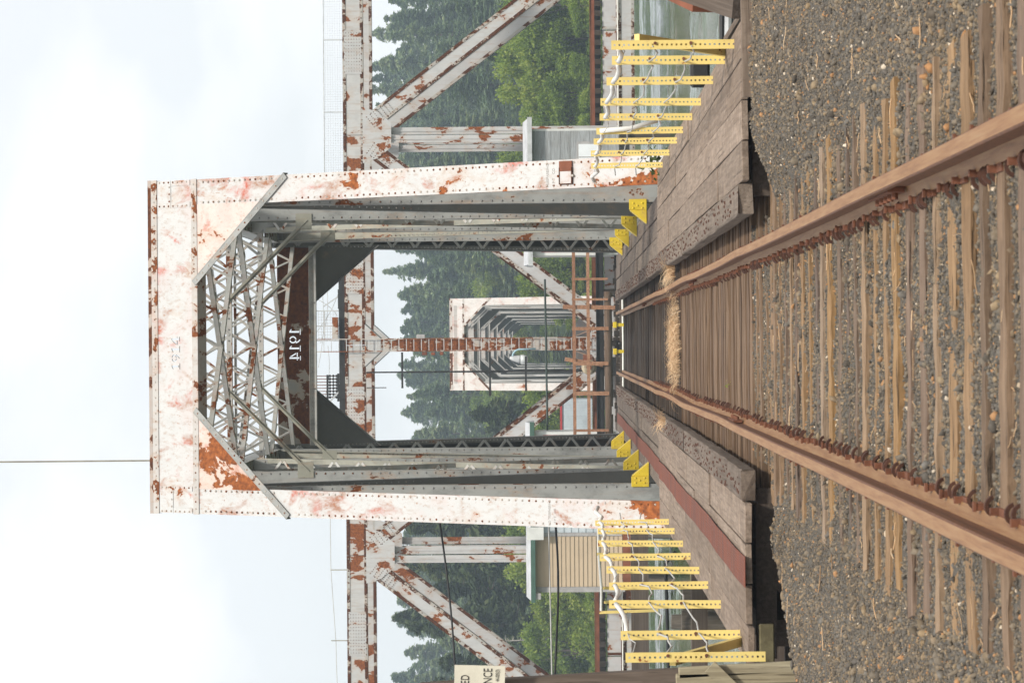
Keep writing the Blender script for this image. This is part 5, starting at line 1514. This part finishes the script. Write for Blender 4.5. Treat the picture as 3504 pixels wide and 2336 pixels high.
for (x0, y0, z0, x1, y1, z1, w) in ((-3.0, 52, -1.1, -7.5, 52.5, -1.1, 0.3), (-3.0, 36, -1.0, -5.6, 36.3, -1.0, 0.24), (-3.0, 30, -0.8, -4.5, 30.3, -0.85, 0.22), (-4.6, 88, -1.05, -15, 90, -1.1, 0.55), (-3.1, 27, -0.75, -4.2, 27.2, -0.8, 0.2)):
    put_bar('timber_beam', (x0, y0, z0), (x1, y1, z1), (0, 0, 1), w, w * 0.8, M['timber'], t2)
b = MB(); b.tube([(-7.0, 58, -0.75), (-5.4, 58, -0.72), (-4.6, 58, -0.70), (-4.35, 58, -0.9), (-4.5, 58, -1.05)], 0.035, 8)
tag(b.build('black_hose', M['cable'], None, True), 'black hose stretched level over the water below the red-mat side', 'hose')

# timbers at the edge of the gravel
def one_timber(name, label, cat, p0, p1, w, d_t, mat, side=(0, 0, 1)):
    o = put_bar(name, p0, p1, side, w, d_t, mat, None); return tag(o, label, cat)
one_timber('timber_baulk', 'heavy brown timber lying past the far corner of the bare walkway', 'timber', (3.14, 24.2, 0.55), (2.72, 22.6, 0.0), 0.21, 0.21, M['timber'], (1, 0, 0))
one_timber('rust_beam', 'rusty red steel beam behind the heavy brown timber', 'beam', (3.42, 26, 0.62), (3.02, 24.6, 0.22), 0.22, 0.2, M['rustbeam'], (1, 0, 0))
one_timber('timber_baulk', 'half-buried plank along the gravel edge before the bare walkway', 'timber', (1.95, 22.22, -0.03), (2.75, 22.18, -0.02), 0.16, 0.1, M['plank'])
one_timber('rubber_scrap', 'flat scrap of red rubber half buried at the gravel edge', 'scrap', (-2.08, 20.1, -0.18), (-1.90, 20.45, -0.14), 0.14, 0.05, M['mat'], (1, 0, 0))

# wooden post with a cropped sign at the edge of the frame
ps = thing('wooden_post', 'leaning weathered wooden post carrying the cream sign', 'post', (-2.4, 20, -0.3))
b = MB(); b.bar((0, 0.06, -0.6), (-0.16, 0.06, 2.55), (1, 0, 0), 0.26, 0.14); o = b.build('upright', M['post'], ps, bevel=0.01); o.location = (-2.405, 20, 0)
for q, (z1, dx) in enumerate(((0.72, 0.0), (0.70, 0.085))):
    b = MB(); b.bar((0, -0.04, -0.5), (-0.02 - 0.04 * q, -0.04, z1), (1, 0, 0), 0.08, 0.05); o = b.build('side_board', M['olivewood'], ps, bevel=0.006); o.location = (-2.375 + dx, 19.9, 0)
b = MB(); b.bar((0, -0.10, 0.48), (-0.20, -0.10, 0.28), (0, 1, 0), 0.05, 0.10); o = b.build('brace_board', M['olivewood'], ps); o.location = (-2.30, 19.9, 0)
sg_ = thing('sign_board', 'cream notice board with dark capitals nailed to the leaning post', 'sign', (-2.5, 19.85, 2.1))
mt = Matrix.Translation((-2.30, 19.82, 1.935)) @ Matrix.Rotation(R(1.6), 4, 'Y')
b = MB(); b.box(-0.46, 0.012, 0, 0.012, 0, 0.36); me = b.mesh('panel', M['sign']); me.transform(mt); link('panel', me, sg_)
TX = Matrix(((1, 0, 0, 0), (0, 0, -1, 0), (0, 1, 0, 0), (0, 0, 0, 1)))
for body, size, x, z, sx in (('ED', 0.086, -0.056, 0.255, 0.62), ('NCE', 0.090, -0.006, 0.092, 0.62), ('44-005(3)', 0.040, -0.012, 0.040, 0.55)):
    text_obj(body, size, M['ink'], mt @ Matrix.Translation((x, -0.002, z)) @ TX @ Matrix.Diagonal((sx, 1, 1, 1)), sg_, 'lettering', 'RIGHT')

# cables on the left
pth = [(-2.85 - 4.2 * f, 47 - 1 * f, 3.55 - 0.30 * f - 0.10 * math.sin(math.pi * f)) for f in np.linspace(0, 1, 14)]
b = MB(); b.tube(pth, 0.017, 7); tag(b.build('service_cable', M['cable'], None, True), 'thick black twisted cable running out from the portal leg', 'cable')
pth = [(-2.85 - 4.6 * f, 48, 1.70 - 0.06 * f) for f in np.linspace(0, 1, 8)]
b = MB(); b.tube(pth, 0.014, 6); tag(b.build('messenger_wire', M['wire']), 'straight pale messenger wire beside the black lower cable', 'wire')
pth = [(-2.85 - 4.6 * f, 48.1, 1.60 - 0.04 * f - 0.05 * math.sin(math.pi * 2 * f)) for f in np.linspace(0, 1, 18)]
b = MB(); b.tube(pth, 0.019, 7); tag(b.build('service_cable', M['cable'], None, True), 'black cable drooping below the straight pale wire', 'cable')

# ------------------------------------------------------------------ dry grass on the track, weeds
def grass(name, label, cx_, cy_, z, spread_x, spread_y, n, L, seed):
    r = np.random.default_rng(seed)
    vs = []; fs = []
    for i in range(n):
        bx, by = cx_ + r.normal(0, spread_x * 0.45), cy_ + r.normal(0, spread_y)
        l = L * r.uniform(0.45, 1.1); a = r.uniform(-1, 1) * 1.2 + (math.pi if r.random() < 0.45 else 0); lean = r.uniform(0.6, 1.7)
        w = r.uniform(0.003, 0.007); dx, dy = math.cos(a), math.sin(a) * 0.5
        px, py, pz = bx, by, z; b0 = len(vs); el = math.pi / 2 - lean * 0.35
        for k in range(5):
            ww = w * (1 - k / 5.2)
            vs.append((px - dy * ww, py + dx * ww, pz)); vs.append((px + dy * ww + 0.0, py - dx * ww, pz + ww * 0.8))
            st = l / 4; px += dx * math.cos(el) * st; py += dy * math.cos(el) * st; pz += math.sin(el) * st; el -= lean * 0.42
            pz = max(pz, z - 0.02)
        for k in range(4):
            fs.append((b0 + 2 * k, b0 + 2 * k + 1, b0 + 2 * k + 3, b0 + 2 * k + 2))
    o = link(name, raw_mesh(name, vs, fs, M['straw']))
    return tag(o, label, 'dry grass')
grass('dry_grass', 'heap of dry straw-coloured grass lying between the rails', 0.0, 39.3, -0.17, 0.66, 0.42, 2000, 0.24, 1)
grass('dry_grass', 'small dry grass clump by the guard timber of the bare walkway', 0.98, 38.6, -0.1, 0.12, 0.2, 260, 0.32, 2)
grass('dry_grass', 'small dry grass wisp on the guard timber of the red-mat side', -1.05, 37.7, 0.08, 0.07, 0.15, 110, 0.26, 3)
def weed(label, x, y, z, n, s, seed, mat):
    r = np.random.default_rng(seed); vs = []; fs = []
    for i in range(n):
        c = np.array([x, y, z]) + r.normal(0, 1, 3) * np.array([s, s, s * 0.8]) + np.array([0, 0, s])
        u = r.normal(0, 1, 3); u /= np.linalg.norm(u); v_ = np.cross(u, r.normal(0, 1, 3)); v_ /= np.linalg.norm(v_)
        l = s * r.uniform(0.35, 0.8); b0 = len(vs)
        vs += [tuple(c - u * l), tuple(c + v_ * l * 0.35), tuple(c + u * l), tuple(c - v_ * l * 0.35)]; fs.append((b0, b0 + 1, b0 + 2, b0 + 3))
    b = MB(); b.tube([(x, y, z - 0.05), (x, y, z + s * 1.6)], s * 0.04, 5)
    t = thing('weed', label, 'weed', (x, y, z)); b.build('stem', mat, t)
    o = link('leaves', raw_mesh('leaves', vs, fs, mat), t)
weed('leafy weed at the foot of the portal leg by the yellow posts', 2.62, 40.6, 0.0, 60, 0.11, 4, M['weed'])
weed('tiny green sprig growing between the bridge ties', -0.42, 27.6, -0.16, 16, 0.022, 5, M['leaf'])

# ------------------------------------------------------------------ trees
def spray_mesh(name, C, D, L, W, mat):
    """leaf-like double triangles at C along D"""
    n = len(C); r = rng.normal(0, 1, (n, 3)); S = np.cross(D, r); S /= np.linalg.norm(S, axis=1)[:, None]
    a = C - D * (L * 0.5)[:, None]; t = C + D * (L * 0.5)[:, None]
    m1 = C + S * W[:, None] - D * (L * 0.1)[:, None]; m2 = C - S * W[:, None] - D * (L * 0.1)[:, None]
    nn = np.cross(D, S) * (W * 0.4)[:, None]
    V = np.stack([a, m1 + nn, t, m2 + nn], 1).reshape(-1, 3)
    F = (np.array([(0, 1, 2, 3)])[None] + (np.arange(n) * 4)[:, None, None]).reshape(-1, 4)
    return raw_mesh(name, V, F, mat)

def conifer(h, r, n, mat, ragged, full=0.08):
    nb = int(h * 7)
    t = (rng.random(nb)) ** 0.85
    Cs, Ds, Ls, Ws = [], [], [], []
    per = max(4, n // nb)
    for ti in t:
        z = h * (full + (1 - full) * ti); az = rng.random() * 2 * math.pi
        prof_ = (1 - ti) ** 0.62 * (0.75 + 0.25 * math.sin(ti * 23 + ragged)) + 0.03
        L = r * prof_ * rng.uniform(0.45, 1.25)
        f = rng.random(per) ** 0.6
        rad = L * f
        side = rng.normal(0, 0.12, per) * L + rng.normal(0, 0.1, per)
        droop = -0.28 * L * f ** 1.6 + rng.normal(0, 0.14, per) + 0.12 * L * f
        x = math.cos(az) * rad - math.sin(az) * side; y = math.sin(az) * rad + math.cos(az) * side
        Cs.append(np.stack([x, y, z + droop], 1))
        d = np.stack([math.cos(az) + rng.normal(0, 0.5, per), math.sin(az) + rng.normal(0, 0.5, per), -0.35 + rng.normal(0, 0.4, per)], 1)
        Ds.append(d / np.linalg.norm(d, axis=1)[:, None])
        Ls.append(rng.uniform(0.35, 0.8, per)); Ws.append(rng.uniform(0.07, 0.16, per))
    k = 60
    z = h * (1 - 0.09 * rng.random(k)); Cs.append(np.stack([rng.normal(0, 0.10, k), rng.normal(0, 0.10, k), z], 1))
    d = rng.normal(0, 0.35, (k, 3)); d[:, 2] += 1; Ds.append(d / np.linalg.norm(d, axis=1)[:, None]); Ls.append(np.full(k, 0.45)); Ws.append(np.full(k, 0.07))
    crown = spray_mesh('crown', np.concatenate(Cs), np.concatenate(Ds), np.concatenate(Ls), np.concatenate(Ws), mat)
    b = MB(); b.tube([(0, 0, -0.5), (0, 0, h * 0.4), (0, 0, h * 0.97)], [r * 0.07, r * 0.045, 0.03], 7)
    for q in range(14):
        zz = h * rng.uniform(0.12, 0.85); az = rng.random() * 6.28; L = r * (1 - zz / h) * 0.9 + 0.3
        b.tube([(0, 0, zz), (math.cos(az) * L, math.sin(az) * L, zz - 0.15 * L)], [0.05, 0.015], 4)
    return crown, b.mesh('trunk', M['bark'])

def broadleaf(h, w, n, mat):
    k = 34; cs = []
    for q in range(k):
        zz = rng.uniform(0.16, 0.93); rr_ = w * 0.5 * math.sqrt(max(0.05, 1 - ((zz - 0.45) / 0.58) ** 2)) * rng.uniform(0.35, 1.0); az = rng.random() * 6.28
        cs.append((math.cos(az) * rr_, math.sin(az) * rr_, zz * h, rng.uniform(0.10, 0.20) * w))
    per = n // k; C = []; D = []
    for (x, y, z, s_) in cs:
        d = rng.normal(0, 1, (per, 3)); d /= np.linalg.norm(d, axis=1)[:, None]
        rad = s_ * rng.random(per) ** 0.4 * (1 + rng.normal(0, 0.15, per))
        C.append(np.array([x, y, z]) + d * rad[:, None] * np.array([1, 1, 0.8]))
        e = d + rng.normal(0, 0.7, (per, 3)); e[:, 2] -= 0.3; D.append(e / np.linalg.norm(e, axis=1)[:, None])
    C = np.concatenate(C); D = np.concatenate(D); n_ = len(C)
    crown = spray_mesh('crown', C, D, rng.uniform(0.20, 0.45, n_), rng.uniform(0.07, 0.15, n_), mat)
    b = MB(); b.tube([(0, 0, -0.5), (0.1, 0, h * 0.3), (0, 0.1, h * 0.7)], [0.17, 0.12, 0.04], 7)
    for q in range(12):
        x, y, z, s_ = cs[q]
        b.tube([(0.05, 0, h * 0.25), (x * 0.5, y * 0.5, (z + h * 0.25) * 0.52), (x, y, z)], [0.08, 0.05, 0.02], 5)
    return crown, b.mesh('trunk', M['bark'])

FAR = [conifer(22, 3.4, 5200, M['needle'], i) for i in range(5)]
DARK = [conifer(13, 3.1, 5600, M['needledark'], i + 9, 0.04) for i in range(4)]
BROAD = [broadleaf(8.5, 7.5, 7800, M['leaf']) for i in range(4)]
def tree(kind, x, y, hs, ws, name, label, group):
    z = float(ground_h(x, y))
    crown, trunk = kind
    t = thing(name, label, 'tree', (x, y, z - 0.1), group)
    for nm, me in (('crown', crown), ('trunk', trunk)):
        o = bpy.data.objects.new(nm, me); COL.objects.link(o); o.parent = t
    t.scale = (ws, ws, hs); t.rotation_euler = (0, 0, random.random() * 6.28)
    return t
rt = random.Random(21)
def hill_label(x, y, yr):
    place = 'seen through the portal' if abs(x) < 0.037 * y else ('beyond the tan cabin' if x < 0 else 'beyond the grey cabin')
    if yr > 470: return 'hazy skyline conifer on the far hillside ' + place, 'skyline conifers ' + place
    if yr < 400: return 'hazy conifer low on the far hillside ' + place, 'lower hillside conifers ' + place
    return 'hazy conifer halfway up the far hillside ' + place, 'middle hillside conifers ' + place
for (yr, hmin, hmax, step, lim) in ((340, 8, 12, 4.0, 50), (362, 9, 14, 4.0, 52), (386, 11, 16, 4.2, 56), (412, 12, 17, 4.2, 58), (440, 13, 18, 4.2, 62), (472, 14, 19.5, 3.8, 66), (500, 14, 20, 3.6, 68), (525, 13, 19, 3.6, 70)):
    x = -lim
    while x < lim:
        h = rt.uniform(hmin, hmax)
        if x > 22 and yr > 400: h *= 1.15
        if -16 < x < 3 and yr > 400: h *= 0.92
        if abs(x) < 9 and yr < 360: h *= 0.8
        xx, yy2 = x + rt.uniform(-2, 2), yr + rt.uniform(-10, 10)
        lb, gp = hill_label(xx, yy2, yr)
        tree(FAR[rt.randrange(5)], xx, yy2, h / 22, rt.uniform(1.1, 1.7), 'hill_conifer', lb, gp)
        x += step * rt.uniform(0.8, 1.2)
# dark conifers on the left bank
for q_, (x, y, h, w) in enumerate(((-26.5, 232, 13.5, 1.1), (-23.8, 236, 16.2, 1.1), (-21, 240, 14.0, 1.15), (-18.5, 234, 15.2, 1.1), (-16, 245, 16.6, 1.2), (-29.5, 240, 14.5, 1.2), (-13.2, 250, 15, 1.1), (-20, 252, 18.0, 1.25), (-25, 254, 18.0, 1.2))):
    lb = 'tall dark conifer rising at the back of the bank trees behind the tan cabin' if y > 244 else 'dark bushy conifer in the front row on the bank behind the tan cabin'
    tree(DARK[rt.randrange(4)], x, y, h / 13, w * 1.15, 'bank_conifer', lb, 'back-row dark conifers' if y > 244 else 'front-row dark conifers')
tree(DARK[0], -6.2, 250, 11.8 / 13, 1.25, 'bank_conifer', 'dark conifer just left of the far truss spans', None)
tree(DARK[1], -7.9, 262, 10.5 / 13, 1.0, 'bank_conifer', 'second dark conifer half hidden behind the first beside the far spans', None)
tree(DARK[2], 25.6, 246, 9.2 / 13, 0.85, 'bank_conifer', 'single dark conifer among the bright green trees by the grey cabin', None)
tree(DARK[3], 28.0, 250, 7.6 / 13, 0.8, 'bank_conifer', 'smaller dark conifer close behind the single dark one', None)
# bright broadleaf trees and bushes
lab_r = 'bright green broadleaf tree on the bank by the grey cabin'
for i in range(17):
    x = 13.5 + i * 1.25 + rt.uniform(-0.6, 0.6); h = rt.uniform(5.5, 8.6)
    tree(BROAD[rt.randrange(4)], x, rt.uniform(226, 240), h / 8.5, rt.uniform(0.6, 0.85), 'broadleaf_tree', lab_r, 'broadleaf trees by the grey cabin')
for i in range(11):
    x = 4.6 + i * 0.95 + rt.uniform(-0.4, 0.4); h = rt.uniform(5.0, 7.6)
    tree(BROAD[rt.randrange(4)], x, rt.uniform(228, 256), h / 8.5, rt.uniform(0.55, 0.75), 'broadleaf_tree', 'bright green broadleaf tree on the bank right beside the far truss spans', 'broadleaf trees beside the far spans')
for i in range(9):
    x = -4.6 - i * 1.05 + rt.uniform(-0.4, 0.4); h = rt.uniform(4.2, 7.4)
    tree(BROAD[rt.randrange(4)], x, rt.uniform(222, 245), h / 8.5, rt.uniform(0.55, 0.75), 'broadleaf_tree', 'leafy green tree on the bank below the dark conifer', 'leafy trees below the dark conifer')
for i in range(13):
    x = -14 - i * 1.3 + rt.uniform(-0.5, 0.5); h = rt.uniform(4.5, 7.8) + (1.5 if i < 4 else 0)
    tree(BROAD[rt.randrange(4)], x, rt.uniform(222, 230), h / 8.5, rt.uniform(0.6, 0.9), 'broadleaf_tree', 'leafy green tree on the bank in front of the dark conifers', 'leafy trees in front of the dark conifers')
for i in range(30):
    x = -34 + i * 2.35 + rt.uniform(-0.5, 0.5)
    if abs(x) < 3.6: continue
    tree(BROAD[rt.randrange(4)], x, rt.uniform(217, 222), rt.uniform(2.6, 4.0) / 8.5, rt.uniform(0.42, 0.6), 'bank_bush', 'low green bush along the far river bank', 'bushes along the far river bank')
for i in range(16):
    tree(BROAD[rt.randrange(4)], rt.uniform(-9, 9), rt.uniform(350, 365), rt.uniform(6, 9) / 8.5, 0.9, 'broadleaf_tree', 'hazy leafy tree at the far end of the row of truss spans', 'hazy leafy trees beyond the last span')

for i in range(22):
    tree(BROAD[rt.randrange(4)], rt.uniform(3.5, 7.5) * (1 if i % 2 else -1), 236 + i * 4.6, rt.uniform(2.6, 4.6) / 8.5, rt.uniform(0.4, 0.6), 'bank_bush', 'green bush growing close beside the row of far spans', 'bushes beside the far spans')
for i in range(6):
    tree(BROAD[rt.randrange(4)], -3.2 + i * 1.3, 343 + rt.uniform(-1, 1), rt.uniform(3.0, 4.5) / 8.5, 0.42, 'bank_bush', 'green bush closing the view past the last far span', 'bushes past the last far span')

M['deadwood'] = plain('dead_wood', (0.34, 0.31, 0.28), 0.9, 0.3, 3)
for (x, y, h, lb) in ((15.6, 330, 12, 'pale bare dead tree on the hillside beyond the grey cabin'), (-24.0, 226, 9.5, 'grey bare snag among the dark conifers by the sign post'), (-17.5, 222, 7.5, 'small grey bare snag among the leafy trees near the tan cabin')):
    z = float(ground_h(x, y)); t = thing('dead_tree', lb, 'tree', (x, y, z))
    b = MB(); b.tube([(x, y, z - 0.3), (x + 0.1, y, z + h * 0.5), (x - 0.1, y, z + h)], [0.16, 0.10, 0.02], 6); b.build('trunk', M['deadwood'], t)
    for q in range(22):
        zz = z + h * rt.uniform(0.3, 0.95); az = rt.random() * 6.28; L = rt.uniform(0.5, 1.9) * (1.15 - (zz - z) / h)
        b = MB(); b.tube([(x, y, zz), (x + math.cos(az) * L * 0.5, y + math.sin(az) * L * 0.5, zz + 0.15 * L), (x + math.cos(az) * L, y + math.sin(az) * L, zz + 0.05 * L)], [0.04, 0.025, 0.01], 4); b.build('branch', M['deadwood'], t)

# ------------------------------------------------------------------ haze
b = MB(); b.box(-720, 720, -70, 920, -6.5, 62)
hz = b.build('haze', None)
t = NT('haze_air'); t.t.links.clear()
pv = t.n('VolumePrincipled'); pv.inputs['Color'].default_value = (0.72, 0.86, 1.0, 1); pv.inputs['Density'].default_value = 0.00056; pv.inputs['Anisotropy'].default_value = 0.2
t.t.links.new(pv.outputs[0], t.out.inputs['Volume'])
hz.data.materials.append(t.m)
tag(hz, 'pale haze over the river and the hillside', None, None, 'stuff')
